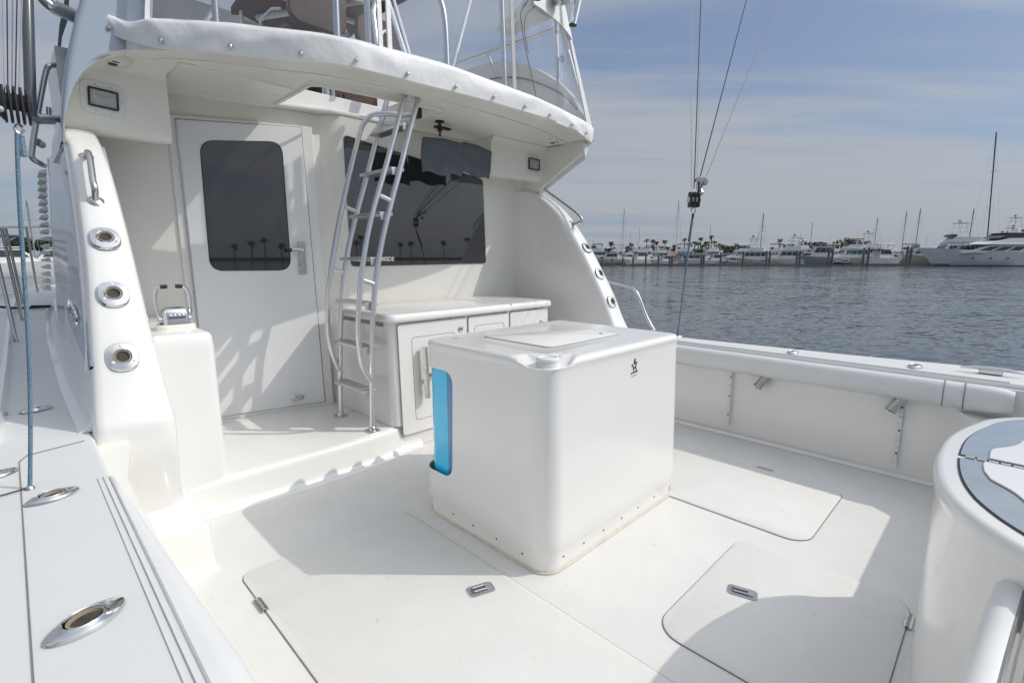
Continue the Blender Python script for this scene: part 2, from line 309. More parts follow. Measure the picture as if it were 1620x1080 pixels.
# hatches: a shallow gutter, a lid a few millimetres proud
def hatch(x0, x1, y0, y1, rad, latch, hinge, rot):
    g = rrect(x0-0.0035, x1+0.0035, y0-0.0035, y1+0.0035, rad+0.0035, 8)
    h = MB().loft([[(x, y, 0.002) for x, y in rrect(x0, x1, y0, y1, rad, 8)], [(x, y, 0.0045) for x, y in rrect(x0, x1, y0, y1, rad, 8)],
                   [(x, y, 0.007) for x, y in rrect(x0, x1, y0, y1, rad, 8, 0.004)]]).obj('deck_hatch', 'nonskid', boat)
    MB().loft([[(x, y, 0.0005) for x, y in g], [(x, y, 0.0025) for x, y in g]]).obj('gasket', 'gasket', h)
    if latch:
        lx, ly = latch; xf = Matrix.Translation((lx, ly, 0.0075)) @ Matrix.Rotation(R(rot), 4, 'Z')
        L = MB(); L.loft([[(x, y, 0) for x, y in rrect(-.055, .055, -.032, .032, .018)], [(x, y, 0.003) for x, y in rrect(-.055, .055, -.032, .032, .018, ins=0.002)]])
        L.v = [tuple(xf @ Vector(v)) for v in L.v]; lo = L.obj('latch', 'steel', h)
        K = MB(); K.loft([[(x, y, 0.003) for x, y in rrect(-.04, .03, -.017, .017, .012)], [(x, y, 0.0036) for x, y in rrect(-.04, .03, -.017, .017, .012)]])
        K.v = [tuple(xf @ Vector(v)) for v in K.v]
        K2 = MB(); K2.tube([(-.03, -.011, .006), (.022, -.011, .006), (.022, .011, .006), (-.03, .011, .006)], 0.0035, 6)
        K2.box(.02, .042, -.014, .014, .003, .008)
        for a, b in ((-.047, 0), (.047, .022), (.047, -.022), (-.035, .026), (-.035, -.026)): K2.lathe([(.004, .003), (.003, .0045), (0, .005)], (a, b, 0), n=8)
        K2.v = [tuple(xf @ Vector(v)) for v in K2.v]
        K.v += []; kk = K.obj('recess', 'pole_grey', h); K2.obj('pull_ring', 'chrome', h)
    for (hx, hy, hr) in hinge:
        xf = Matrix.Translation((hx, hy, 0.008)) @ Matrix.Rotation(R(hr), 4, 'Z')
        K = MB(); K.box(-.045, .045, -.012, .012, -.004, .0015)
        for q in range(6): K.tube([(-.045+q*.0155, 0, .003), (-.045+q*.0155+.012, 0, .003)], .005, 8)
        K.v = [tuple(xf @ Vector(v)) for v in K.v]; K.obj('hinge', 'steel', h)
    return h
hatch(0.525, 1.30, -0.45, 2.115, 0.055, (1.165, 1.34), [(0.523, 1.86, 90)], -20)
hatch(2.42, 3.16, 0.525, 1.62, 0.10, None, [(3.158, 0.95, 90)], 0)
hatch(1.465, 2.282, 0.125, 0.76, 0.10, (1.875, 0.605), [(2.14, 0.121, 0)], -74)
# bulwark (starboard inner wall) and hull topside
def wall_y(xf_, zf_, y0, y1, t, name, m, bev=0.006, n=10):
    rr_ = []
    for i in range(n+1):
        y = y0+(y1-y0)*i/n; x = xf_(y); z = zf_(y); rr_.append([(x, y, -0.02), (x, y, z), (x+t, y, z), (x+t, y, -0.02)])
    return MB().loft(rr_).obj(name, m, boat)
wall_y(lambda y: 3.61+0.02*math.sin(max(y, 0)*.8), lambda y: 0.615, -0.35, 3.6, 0.12, 'bulwark', 'gelcoat')
wall_y(lambda y: interp(y, [0, 2.0, 2.3, 2.9], [.185, .19, .25, .30]), lambda y: 0.60, -0.35, 2.9, -0.12, 'bulwark', 'gelcoat_cream')
# gunwales: covering boards with a raised inner lip, following the sheer
def gunwale(inner, outer, ys, side, name='gunwale'):
    rings = []
    for y in ys:
        a, b = inner(y), outer(y); s = 1 if b > a else -1; z = sheer(y)
        rings.append([(a, y, z-0.045), (a+s*.002, y, z-.012), (a+s*.012, y, z-.002), (a+s*.03, y, z), (b-s*.05, y, z), (b-s*.015, y, z-.008), (b, y, z-.035),
                      (b+s*.02, y, z-.11), (b+s*.02, y, z-.15), (b-s*.02, y, z-.17), (b-s*.10, y, -0.35), (b-s*.16, y, ZW-.3), (b-s*.5, y, ZW-.3), (b-s*.3, y, -.1), (b-s*.10, y, z-.08)])
    return MB().loft(rings).obj(name, 'deck_paint', boat)
def sheer(y): return 0.64+0.0*max(y, 0)+0.016*max(y-2.4, 0)**1.35
def stb_out(y): return interp(y, [-1.2, -.05, .716, 1.9, 3, 5, 8, 11], [4.2, 4.15, 4.015, 3.90, 4.0, 4.1, 3.9, 3.0])
def stb_in(y): return interp(y, [-1.2, -.05, 1.8, 3, 5, 8, 11], [3.6, 3.645, 3.635, 3.65, 3.55, 3.3, 2.6])
def port_in(y): return interp(y, [-1.2, 0, 2, 3, 5, 8, 11], [0.2, 0.155, 0.15, 0.16, 0.25, 0.5, 1.2])
def port_out(y): return interp(y, [-1.2, 0, 2, 3, 5, 8, 10.5], [-0.45, -.40, -0.36, -0.33, -.25, -.12, 0.55])
ys = [-1.0+0.25*i for i in range(46)]
gunwale(stb_in, stb_out, ys, 1); gunwale(port_in, port_out, ys, -1)
# foredeck between the side decks, ahead of the cabin
MB().loft([[(port_in(y)-.05, y, sheer(y)-.05), (port_in(y)-.05, y, sheer(y)-.004), (1.9, y, sheer(y)+.15), (stb_in(y)+.05, y, sheer(y)-.004), (stb_in(y)+.05, y, sheer(y)-.05)]
           for y in [7+.3*i for i in range(13)]]).obj('foredeck', 'deck_paint', boat)
# toe rail on the port side deck
MB().loft([[(x-.02, y, sheer(y)-.003), (x-.014, y, sheer(y)+.035), (x+.006, y, sheer(y)+.038), (x+.018, y, sheer(y)-.003)]
           for x, y in [(interp(y, [2.5, 4, 6, 8, 10], [-.105, -.075, -.045, .02, .3]), y) for y in [2.5+.25*i for i in range(30)]]]).obj('toe_rail', 'gelcoat', boat)
# lip mouldings (two fine grooves) and padded bolsters under the coamings
def strip(xa, xb, y0, y1, z, name, m, n=14, h=.004):
    return MB().loft([[(xa(y), y, z-h), (xa(y), y, z), (xb(y), y, z), (xb(y), y, z-h)] for y in [y0+(y1-y0)*i/n for i in range(n+1)]]).obj(name, m, boat)
for d_ in (0.018, 0.034):
    strip(lambda y: stb_in(y)+d_, lambda y: stb_in(y)+d_+.003, -.05, 2.3, .6425, 'seam', 'groove')
for d_ in (0.006, 0.022, 0.036):
    strip(lambda y: port_in(y)-d_, lambda y: port_in(y)-d_+.0011, -.9, 1.88, .6425, 'seam', 'groove')
strip(lambda y: -.050, lambda y: -.048, -.9, 2.22, .6425, 'seam', 'gasket')
MB().tube([(-.048, 2.22, .6415), (-.03, 2.27, .6415), (.12, 2.31, .6415)], .0022, 5).obj('seam', 'gasket', boat)
B_ = []
for i in range(60):
    y = -.075+2.45*i/59; r0 = .064; squash = 1.0
    e_ = (.80, .94, 1)[min(i, 2)]
    r0 *= e_ * (1-.05*math.exp(-((y-.13)/.006)**2) - .05*math.exp(-((y-.19)/.006)**2))
    B_.append([(3.582+r0*.92*math.cos(a), y, .553+r0*1.12*math.sin(a)) for a in [2*math.pi*k/22 for k in range(22)]])
cb_ = MB().loft(B_).obj('coaming_bolster', 'upholstery', boat, smooth=60)
for y in (.115, .20): MB().tube([(3.582+.0605*math.cos(a), y, .553+.0735*math.sin(a)) for a in [2*math.pi*k/22 for k in range(23)]], .0022, 5).obj('piping', 'gasket', cb_)
rings = []
for i in range(40):
    y = -.9+2.78*i/39; e_ = min(1, (39.4-i)/2.0)**.5
    k_ = .15+.85*min(1, (39-i)/14); rings.append([(.142, y, .636)]+[(.150+(dx_)*k_, y, z_) for dx_, z_ in ((.014, .638), (.034, .632), (.052, .618), (.060*e_, .60), (.062*e_, .57), (.055*e_, .54), (.03, .53))]+[(.155, y, .53)])
MB().loft(rings).obj('coaming_bolster', 'upholstery', boat, smooth=60)
# chrome lens-shaped fittings on the covering boards
def lens_plate(cx, cy, ang, L_=.066, W_=.034, z=.641, hole=.024, name='rod_holder'):
    xf = Matrix.Translation((cx, cy, z)) @ Matrix.Rotation(R(ang), 4, 'Z'); n = 28
    def ring(sc_, h, k=1.0):
        o = []
        for i in range(n):
            a = 2*math.pi*i/n; c, s_ = math.cos(a), math.sin(a)
            o.append((L_*sc_*(abs(c)**1.05)*(1 if c > 0 else -1), W_*sc_*(1 if s_ > 0 else -1)*abs(s_)**1.25, h))
        return o
    def circ(r_, h, sq=1.0): return [(r_*1.25*math.cos(2*math.pi*i/n)-.002, r_*math.sin(2*math.pi*i/n), h) for i in range(n)]
    P = MB().loft([ring(1.03, 0), ring(1.0, .006), ring(.93, .0085), circ(hole+.004, .0105), circ(hole+.001, .014), circ(hole-.001, .012), circ(hole-.002, .001)], cap0=False, cap1=False)
    for sx in (-1, 1): P.lathe([(.0045, .006), (.0045, .010), (.002, .0105)], (sx*L_*.68, 0, 0), n=10)
    P.v = [tuple(xf @ Vector(v)) for v in P.v]; o = P.obj(name, 'chrome', boat)
    Q = MB().lathe([(hole-.0015, .001), (hole-.0015, .0095), (hole-.005, .0095), (hole-.007, .002)], n=20); Q.f = Q.f[:-1]
    K = MB().lathe([(hole-.0055, .003), (hole-.006, .004), (0, .004)], n=20); K.v = [tuple(xf @ Vector((v[0]*1.2, v[1], v[2]))) for v in K.v]; K.obj('bore_shade_disc', 'bore_shade', o)
    Q.v = [tuple(xf @ Vector((v[0]*1.2, v[1], v[2]))) for v in Q.v]; Q.obj('liner', 'rubber_tan', o)
    return o
lens_plate(.013, 1.815, 18, .06, .034); lens_plate(.025, 1.125, 27, .064, .038, hole=.027)
lens_plate(.012, 2.90, 12, .055, .03, z=.65, hole=.016, name='deck_fitting'); lens_plate(-.10, 2.12, 25, .05, .03, hole=.014, name='deck_fitting')
lens_plate(-.115, 2.9, 20, .045, .028, z=.65, hole=.014, name='deck_fitting')
lens_plate(3.76, 1.02, 0, .06, .034); lens_plate(3.80, .36, 0, .075, .036); lens_plate(3.84, 1.9, 0, .06, .03)
c_ = thing('mooring_cleat', 'long low chrome cleat on the far gunwale above the end of the padded bolster', 'cleat', (3.86, .03, .642))
MB().tube([(-.0, -.13, .022), (0, -.07, .03), (0, 0, .032), (0, .07, .03), (0, .13, .022)], .011, 10, rr=[.006, .011, .012, .011, .006]).obj('horn', 'chrome', c_)
MB().box(-.02, .02, -.05, .05, 0, .025).obj('base', 'chrome', c_, bevel=.006)
# hinged brackets and chrome rod tubes on the starboard inner wall
for y, z1 in ((1.36, .50), (.372, .49)):
    K = MB(); K.box(3.592, 3.612, y-.008, y+.008, .085, z1)
    br = K.obj('gaff_bracket', 'white_plastic', boat, bevel=.002)
    for q in (.13, .27, .41):
        MB().box(3.575, 3.594, y-.012, y+.012, z1-q-.014, z1-q+.012).obj('clip', 'white_plastic', br, bevel=.003)
        MB().lathe([(.006, 0), (.005, .004), (0, .005)], (3.592, y, z1-q+.07), (-1, 0, 0), 8).obj('screw', 'seam', br)
for y in (1.115, .375):
    K = MB(); K.tube([(3.63, y-.05, .575), (3.545, y+.045, .415)], .027, 16, cap=False); K.tube([(3.550, y+.038, .426), (3.543, y+.047, .41)], .030, 16, cap=False)
    K.tube([(3.515, y+.047, .41), (3.575, y+.047, .415)], .004, 6)
    K.obj('rod_tube', 'steel', boat)
MB().loft([[(x, y, z) for x, y in ((3.64, .14), (3.52, .09), (3.44, .03), (3.38, -.06), (3.34, -.25), (3.66, -.25))] for z in (-.01, .44, .46)]).obj('corner_moulding', 'gelcoat', boat, smooth=60)
# transom with its padded coaming
def ty(x): return .03-.052*max(x-.55, 0)-.03*max(x-1.1, 0)**2 if x < 2.0 else ty(1.99)+(.0)
rings = []
for i in range(30):
    x = .15+3.6*i/29; y = -.02-.045*(x-.9)*(1 if x > .9 else .3)*.9 if x < 2.0 else -.02-.045*1.1*.9
    rings.append([(x, y-.10, .0), (x, y-.10, .60), (x, y-.14, .62), (x, y-.14, .64), (x, y-.75, .64), (x, y-.82, .60), (x, y-.86, -.4), (x, y-.86, ZW-.3), (x, y-.6, ZW-.3)])
MB().loft(rings).obj('transom', 'deck_paint', boat)
rings = []
for i in range(26):
    x = .42+1.03*i/25; e_ = min(1, (25.5-i)/1.6)**.5; y = -.006-.095*max(x-.9, 0)**1.15
    rings.append([(x, y-.045, .642), (x, y-.030, .648), (x, y-.012, .64*e_+.62*(1-e_)), (x, y+.0, .62), (x, y+.003, .59), (x, y-.004, .56), (x, y-.03, .55), (x, y-.045, .55)])
MB().loft(rings).obj('coaming_bolster', 'upholstery', boat, smooth=60)
for q in (.046, .058, .071):
    MB().loft([[(x, -.006-.095*max(x-.9, 0)**1.15-q, .6435), (x, -.006-.095*max(x-.9, 0)**1.15-q+.004, .6435), (x, -.006-.095*max(x-.9, 0)**1.15-q+.004, .639), (x, -.006-.095*max(x-.9, 0)**1.15-q, .639)]
               for x in [.4+.1*i for i in range(11)]]).obj('seam', 'gasket', boat)
# small moulded footstep in the port forward corner of the cockpit
MB().loft([[(x, y, z) for x, y in rrect(.2, .47, 2.22, 2.80, .03, 4, ins=q)] for z, q in ((0, -.02), (.03, -.004), (.09, 0), (.20, 0), (.215, .006), (.22, .018))]).obj('footstep', 'gelcoat', boat)
MB().lathe([(.02, 0), (.02, .003), (.012, .004), (0, .001)], (.471, 2.35, .06), (1, 0, 0), 12).obj('scupper', 'steel', boat)
# raised step (mezzanine) across the front of the cockpit
path = [(.40, 2.775), (.55, 2.765), (.72, 2.755), (.9, 2.748), (1.1, 2.74), (1.3, 2.742), (1.5, 2.755), (1.65, 2.775), (1.76, 2.80), (1.9, 2.80)]
rings = []
for x, y in path:
    rings.append([(x, y-.06, .001), (x, y-.035, .004), (x, y-.014, .018), (x, y-.002, .045), (x, y+.012, .13), (x, y+.018, .155), (x, y+.032, .168), (x, y+.055, .172), (x, 3.95, .172), (x, 3.95, .001)])
MB().loft(rings).obj('mezzanine_step', 'gelcoat', boat, smooth=60)
MB().lathe([(.012, 0), (.012, .004), (.006, .005), (0, .002)], (.722, 3.18, .19), (1, 0, 0), 10).obj('drain', 'steel', boat)
# ---------------- cabin bulkhead
WY = 3.56
bp_ = [(.30, 3.95), (.50, 3.865), (.84, 3.836), (1.60, 3.672), (1.70, 3.66), (1.76, 3.60), (1.82, WY), (3.70, WY)]
outl = bp_+[(3.70, WY+.12), (1.86, WY+.12), (1.65, 3.80), (.86, 3.97), (.3, 4.1)]
MB().prism(outl, .16, 2.30).obj('cabin_bulkhead', 'gelcoat_cream', boat, bevel=.01)
# upper bulkhead seen through the ladder opening, and its ledge
MB().box(.9, 3.7, 3.64, 3.74, 2.325, 2.44).obj('upper_bulkhead', 'gelcoat', boat, bevel=.006)
MB().prism([(.8, 3.78), (1.62, 3.60), (1.74, 3.55), (3.66, WY-.022), (3.66, 3.75), (.8, 3.95)], 2.298, 2.326).obj('bulkhead_ledge', 'gelcoat', boat, bevel=.008)
# ---------------- cabin door
DA = Vector((.86, 3.83, 0)); DD = Vector((.74, -.16, 0)).normalized(); DN = Vector((-.16, -.74, 0)).normalized()
dx = frame_xf(DA+DN*.012, DD, DN)
def dpanel(poly, w0, w1, ins=.0, taper=0):
    rs = []
    for wv_, q in ((w0, 0), (w1-.003, 0), (w1, .003)):
        cxm = sum(p[0] for p in poly)/len(poly); cym = sum(p[1] for p in poly)/len(poly)
        rs.append([dx(cxm+(u-cxm)*(1-q/.4), wv_, cym+(h-cym)*(1-q/.9)) for u, h in poly])
    return MB().loft(rs)
def quad_round(c, r, n=6):
    # rounded polygon from corners
    o = []; k = len(c)
    for i in range(k):
        p = Vector(c[i]); a = (Vector(c[i-1])-p).normalized(); b = (Vector(c[(i+1) % k])-p).normalized()
        rr_ = r[i] if isinstance(r, (list, tuple)) else r
        s, e = p+a*rr_, p+b*rr_
        for j in range(n+1):
            t = j/n; o.append(tuple((s*(1-t)**2+p*2*t*(1-t)+e*t*t)))
    return o
dpanel([(-.055, .172), (.835, .172), (.80, 2.2), (-.055, 2.165)], -.02, .008).obj('door_frame', 'gelcoat', boat)
def scaled(c, s):
    cxm = sum(p[0] for p in c)/len(c); cym = sum(p[1] for p in c)/len(c)
    return [(cxm+(u-cxm)*(1+s/.37), cym+(h-cym)*(1+s/.97)) for u, h in c]
DC = [(.0, .20), (.768, .198), (.727, 2.185), (-.007, 2.139)]
door = dpanel(DC, .0085, .018).obj('cabin_door', 'door_white', boat)
dpanel(scaled(DC, .006), -.01, .0095).obj('gasket', 'seam', door)
wpoly = quad_round([(.098, 1.204), (.592, 1.201), (.592, 2.073), (.110, 2.025)], .085, 8)
dpanel(wpoly, .01, .0195).obj('door_window', 'dark_glass', door)
wz = MB(); ro = [dx(u, .0182, h) for u, h in scaled(wpoly, .006)]; ri = [dx(u, .0182, h) for u, h in scaled(wpoly, -.002)]
wz.loft([ro, [dx(u, .0205, h) for u, h in scaled(wpoly, .005)], [dx(u, .0205, h) for u, h in scaled(wpoly, -.001)], ri], cap0=False, cap1=False).obj('window_trim', 'black_plastic', door)
# lever handle on its escutcheon
hd = MB().loft([[dx(.672+u, wv_, 1.285+h) for u, h in rrect(-.026, .026, -.115, .115, .006, 3)] for wv_ in (.017, .023)]).obj('door_handle', 'steel', door)
MB().tube([dx(.672, .02, 1.345), dx(.672, .06, 1.345), dx(.655, .066, 1.345), dx(.585, .066, 1.34)], .011, 12).obj('lever', 'steel', hd)
MB().tube([dx(.60, .066, 1.341), dx(.565, .066, 1.339)], .0125, 12).obj('grip', 'black_plastic', hd)
MB().lathe([(.017, 0), (.017, .012), (.013, .016), (0, .017)], dx(.672, .022, 1.225), DN, 16).obj('lock', 'steel', hd)
# piano hinge down the port edge
h_ = MB().loft([[dx(-.006+u+.0*t, wv_, .21+1.925*t) for u, wv_ in ((-.005, .0165), (-.005, .019), (.005, .019), (.005, .0165))] for t in (0, 1)]).obj('piano_hinge', 'steel', door)
kn = MB()
for i in range(70): kn.tube([dx(-.006-.0, .0195, .22+.0272*i), dx(-.006, .0195, .24+.0272*i)], .003, 6)
kn.obj('knuckles', 'steel', h_)
db = MB().lathe([(.02, 0), (.02, .006), (.012, .01), (.012, .03), (.018, .034), (.016, .05), (0, .052)], dx(.555, .017, .262), DN, 16).obj('door_stop', 'steel', door)
MB().lathe([(.02, 0), (.02, .004), (.008, .008), (0, .02)], dx(.60, .017, .26), DN, 12).obj('door_stop', 'steel', door)
# ---------------- tinted cabin window
wx = frame_xf((0, WY, 0), (1, 0, 0), (0, -1, 0))
wp = quad_round([(1.835, 1.222), (3.205, 1.232), (3.175, 1.99), (1.83, 2.165)], .035, 5)
cw = MB().loft([[wx(u, .002, h) for u, h in wp], [wx(u, .008, h) for u, h in wp]]).obj('cabin_window', 'dark_glass', boat)
text_mesh('NO SHOES INSIDE', .044, 'sticker_white', 'window_lettering', cw, lambda x, z, y: wx(2.03+x, .0085+z, 1.262+y), .0004, weight=.0016)
# ---------------- wings: the cabin sides swept down to the covering boards
prof = [(2.33, .642), (2.40, .76), (2.49, .95), (2.60, 1.14), (2.72, 1.33), (2.86, 1.52), (3.02, 1.70), (3.20, 1.83), (3.36, 1.915)]
def wing(xi, xo):   # xi(z): inner face, xo(z): outer face
    pr = bez([(0, y, z) for y, z in prof], 3); rings = []
    low = [Vector((0, 2.60, -.0)), Vector((0, 2.50, .2)), Vector((0, 2.40, .45))]
    allp = (low if xi(0) < 1 else [Vector((0, 2.62, .0)), Vector((0, 2.50, .3)), Vector((0, 2.40, .5))])+pr
    for p in allp:
        y, z = p.y, p.z; a, b = xi(z), xo(z); s = 1 if b > a else -1; r_ = .045
        rg = [(a, 3.70, z), (a, y+r_*2.2, z), (a+s*.004, y+r_*1.1, z), (a+s*.016, y+r_*.4, z), (a+s*.04, y+.006, z), (a+s*.075, y, z),
              (b-s*.035, y, z), (b-s*.013, y+.008, z), (b-s*.003, y+.022, z), (b, y+.05, z), (b, 3.70, z)]
        rings.append(rg)
    return MB().loft(rings).obj('cabin_wing', 'gelcoat', boat, smooth=60)
pw_o = lambda z: interp(z, [-.1, .64, 1.25, 1.9, 2.3], [.05, .152, .222, .272, .30]); pw_i = lambda z: interp(z, [-.1, .64, 1.0, 1.9, 2.3], [.46, .42, .400, .400, .41])
sw_o = lambda z: interp(z, [0, .64, 1.25, 1.9, 2.3], [3.86, 3.82, 3.79, 3.75, 3.74]); sw_i = lambda z: 3.60
wing(pw_i, pw_o); wing(sw_i, sw_o)
# round rod-holder plates set into the wings
def wing_holder(x, y, z, size=.056, ang=33, ax_x=0.0):
    ax = Vector((ax_x, -math.cos(R(ang)), math.sin(R(ang)))).normalized(); sgn = 1
    P = MB()
    u = Vector((1, 0, 0)); u = (u-ax*u.dot(ax)).normalized(); v = ax.cross(u); c = Vector((x, y, z)); n = 28
    def rg(rx, rz, h, p=2.0):
        o = []
        for k in range(n):
            a = 2*math.pi*k/n; q = (abs(math.cos(a))**p+abs(math.sin(a))**p)**(-1/p); o.append(tuple(c+ax*h+u*rx*q*math.cos(a)+v*rz*q*math.sin(a)))
        return o
    P.loft([rg(size, size*1.12, -.002, 2.6), rg(size, size*1.12, .002, 2.6), rg(size*.92, size*1.03, .0095, 2.5), rg(.032, .032, .0125), rg(.030, .030, .017), rg(.027, .027, .015), rg(.026, .026, .002)], cap0=False, cap1=False)
    for k in (90, 210, 330):
        q = c+u*size*.74*math.cos(R(k))+v*size*.84*math.sin(R(k)); P.lathe([(.006, .009), (.006, .013), (.003, .0135), (0, .013)], q, ax, 10)
    o = P.obj('rod_holder', 'chrome', boat)
    L_ = MB(); L_.loft([rg(.0262, .0262, .001), rg(.0262, .0262, .013), rg(.0225, .0225, .014), rg(.0205, .0205, .003), rg(.012, .012, .002), rg(.001, .001, .001)], cap0=False)
    L_.obj('liner', 'rubber_tan', o)
    K = MB(); K.loft([rg(.0205, .0205, .004), rg(.0205, .0205, .006), rg(.001, .001, .006)]); K.obj('bore_shade_disc', 'bore_shade', o); return o
def yprof(z, off=0): return interp(z, [p[1] for p in prof], [p[0] for p in prof])
for z, an in ((1.372, 40), (1.145, 32), (.905, 26)):
    wing_holder(interp(z, [.9, 1.145, 1.37], [.279, .292, .306]), yprof(z)-.004, z, .053, an)
    wing_holder(3.695, yprof(z)-.004, z, .050, an)
# ---------------- cabin side (port) with its raised glossy panel and the louvred strip
def side_x(y, z): return interp(y, [2.3, 3.3, 5, 7, 9], [0, .0, .03, .12, .45])+interp(z, [.6, 1.25, 1.9, 2.4], [.165, .23, .28, .33])
def side_top(y): return interp(y, [2.3, 2.9, 3.3, 4.5, 6, 7.5], [1.3, 1.62, 1.84, 2.02, 2.19, 2.2])
rings = []
for i in range(50):
    y = 2.48+.12*i; t_ = min(side_top(max(y, 2.9)), interp(y-.10, [q[0] for q in prof], [q[1] for q in prof])) if y < 3.46 else side_top(y)
    rings.append([(side_x(y, z)+e, y, z) for z, e in ((.50, .0), (.60, .0), (min(1.0, t_-.10), 0), (min(1.5, t_-.08), 0), (t_-.05, 0), (t_, .03), (t_, .14), (.5, .14))])
MB().loft(rings).obj('cabin_side', 'side_white_shaded', boat, smooth=60)
# cove where the cabin side meets the side deck
MB().loft([[(side_x(y, .66)-d2*(1+.03*(y-3)), y, sheer(y)+h2) for d2, h2 in ((.0, .10), (.012, .05), (.03, .02), (.06, .001), (-.03, .001), (-.03, .1))] for y in [2.42+.3*i for i in range(20)]]).obj('cabin_side', 'gelcoat', boat, smooth=60)
rings = []
for i in range(25):
    t = i/24; y = 2.47+4.4*t; zb = interp(y, [2.47, 2.7, 3.2, 4, 7], [.86, .86, .92, 1.06, 1.3]); zt = side_top(max(y, 2.62))-.06; zt = min(zt, interp(y-.07, [q[0] for q in prof], [q[1] for q in prof])-.0) if y < 3.36 else zt; zt = max(zt, zb+.03)
    rings.append([(side_x(y, z)+e, y, z) for z, e in ((zb, -.004), (zb+.02, -.016), (zb+(zt-zb)*.33, -.018), (zb+(zt-zb)*.66, -.018), (zt-.02, -.016), (zt, -.004), (zt, .05), (zb, .05))])
sp = MB().loft(rings).obj('side_panel', 'side_white_shaded', boat, smooth=60)
tr = []
for z in [.86+.1*i for i in range(11)]: tr.append((side_x(yprof(z)+.08, z)-.012, yprof(z)+.075, z))
tr = [(side_x(2.5, .86)-.02, 2.50, .86)]+tr[1:]
MB().tube(tr, .009, 8).obj('trim_strip', 'gelcoat_satin', sp)
for z in (.90, 1.22, 1.62): MB().lathe([(.008, 0), (.007, .004), (0, .005)], (side_x(yprof(z)+.12, z)-.018, yprof(z)+.11, z), (-1, 0, 0), 8).obj('screw', 'steel', sp)
def emb_xf(x, z, y): yy = 3.05-x; return (side_x(yy, 1.0+y)-.024-z, yy, 1.02+y)
text_mesh('Hatteras', .13, 'chrome', 'script_emblem', sp, emb_xf, .003, arch=-.6, weight=.002)
lv = MB()
for i in range(17):
    z = .95+i*.072; y = 6.9; lv.loft([[(side_x(y, z)-.03, y, z), (side_x(y, z)-.085, y+.02, z+.01), (side_x(y, z)-.085, y+.02, z+.028), (side_x(y, z)-.03, y, z+.045)], [(side_x(y, z)-.03, y+.5, z), (side_x(y, z)-.085, y+.5, z+.01), (side_x(y, z)-.085, y+.5, z+.028), (side_x(y, z)-.03, y+.5, z+.045)]])
lv.obj('louvre', 'gelcoat_satin', boat)
# starboard cabin side (outer face, mostly unseen)
MB().box(3.62, 3.78, 3.5, 7.5, .6, 2.25).obj('cabin_side', 'gelcoat', boat, bevel=.03)
MB().loft([[(x, y, z) for x, z in ((.35+q, .7), (.40+q, 2.25), (3.6-q, 2.25), (3.7-q, .7))] for y, q in ((6.9, 0), (8.6, .7))]).obj('cabin_front', 'gelcoat', boat)
# ---------------- flybridge overhang
EX = [.255, .268, .31, .36, .44, .54, .76, 1.06, 1.38, 1.99, 2.5, 2.99, 3.4, 3.70, 3.81, 3.84]
EY = [3.25, 3.24, 3.23, 3.22, 3.21, 3.20, 3.01, 2.83, 2.66, 2.59, 2.57, 2.59, 2.67, 2.76, 2.83, 2.95]
EZ = [1.83, 1.93, 2.05, 2.16, 2.24, 2.29, 2.30, 2.30, 2.30, 2.30, 2.30, 2.30, 2.30, 2.30, 2.27, 2.20]
edge = [Vector(p) for p in zip(EX, EY, EZ)]
edge = bez(edge[:6], 3)[:-1]+bez(edge[5:], 6)
def ceil_z(x, y): return 2.305
# underside sheet + lip: built as an outline ring around the ladder opening
HX0, HX1, HY0 = 1.385, 2.25, 3.05
def ex_y(x): return interp(x, EX, EY)
def ex_z(x): return interp(x, EX, EZ)
xs = sorted(set([.54, .58, .65, .8, 1.0, 1.2, HX0, 1.5, 1.7, 1.9, 2.1, HX1, 2.4, 2.6, 2.8, 3.0, 3.2, 3.4, 3.55, 3.68]))
def hy(x): return HY0+(x-HX0)*(2.92-3.05)/(HX1-HX0)
up_ = MB(); T_ = .10
for i in range(len(xs)-1):
    a, b = xs[i], xs[i+1]; ops = HX0-1e-6 <= a and b <= HX1+1e-6
    za, zb_ = min(ex_z(a), 2.30)+.0, min(ex_z(b), 2.30)
    ya, yb = ex_y(a), ex_y(b)
    la, lb = ya+.30, yb+.30
    fa, fb = (hy(a), hy(b)) if ops else (3.96, 3.96)
    la, lb = min(la, fa-.04), min(lb, fb-.04)
    # lip zone (outer 0.3 m): dips, with a drip groove, then the flat ceiling
    def secs(x, y, l, f, z): return [(x, y, z), (x, y+.02, z-.006), (x, l-.045, z+.004), (x, l-.03, z-.004), (x, l-.012, z-.004), (x, l-.006, z+.006), (x, l+.008, z+.006), (x, l+.02, z+.0), (x, f, z+.0), (x, f, z+T_), (x, y+.03, z+T_), (x, y, z+.05)]
    up_.loft([secs(a, ya, la, fa, za), secs(b, yb, lb, fb, zb_)])
up_.obj('flybridge_overhang', 'gelcoat_cream', boat, smooth=50)
# corner arch + outer skin of the flybridge, port
rings = []
ar = bez([(.255, 3.25, 1.83), (.262, 3.245, 1.93), (.30, 3.235, 2.05), (.35, 3.225, 2.16), (.43, 3.21, 2.245), (.54, 3.20, 2.295)], 4)
for p in ar:
    c0 = Vector((.60, 3.2, 1.75)); dv = Vector((c0.x-p.x, 0, c0.z-p.z)).normalized()
    q = p+dv*.006
    rings.append([tuple(p), (p.x+.003, p.y-.008, p.z-.002) if 0 else (p.x, p.y-.004, p.z), (q.x, p.y+.012, q.z), (q.x+dv.x*.004, p.y+.22, q.z+dv.z*.004), (q.x+.01, 4.0, q.z), (p.x, 4.0, p.z), (p.x, p.y+.2, p.z)])
MB().loft(rings).obj('overhang_corner', 'gelcoat_cream', boat, smooth=60)
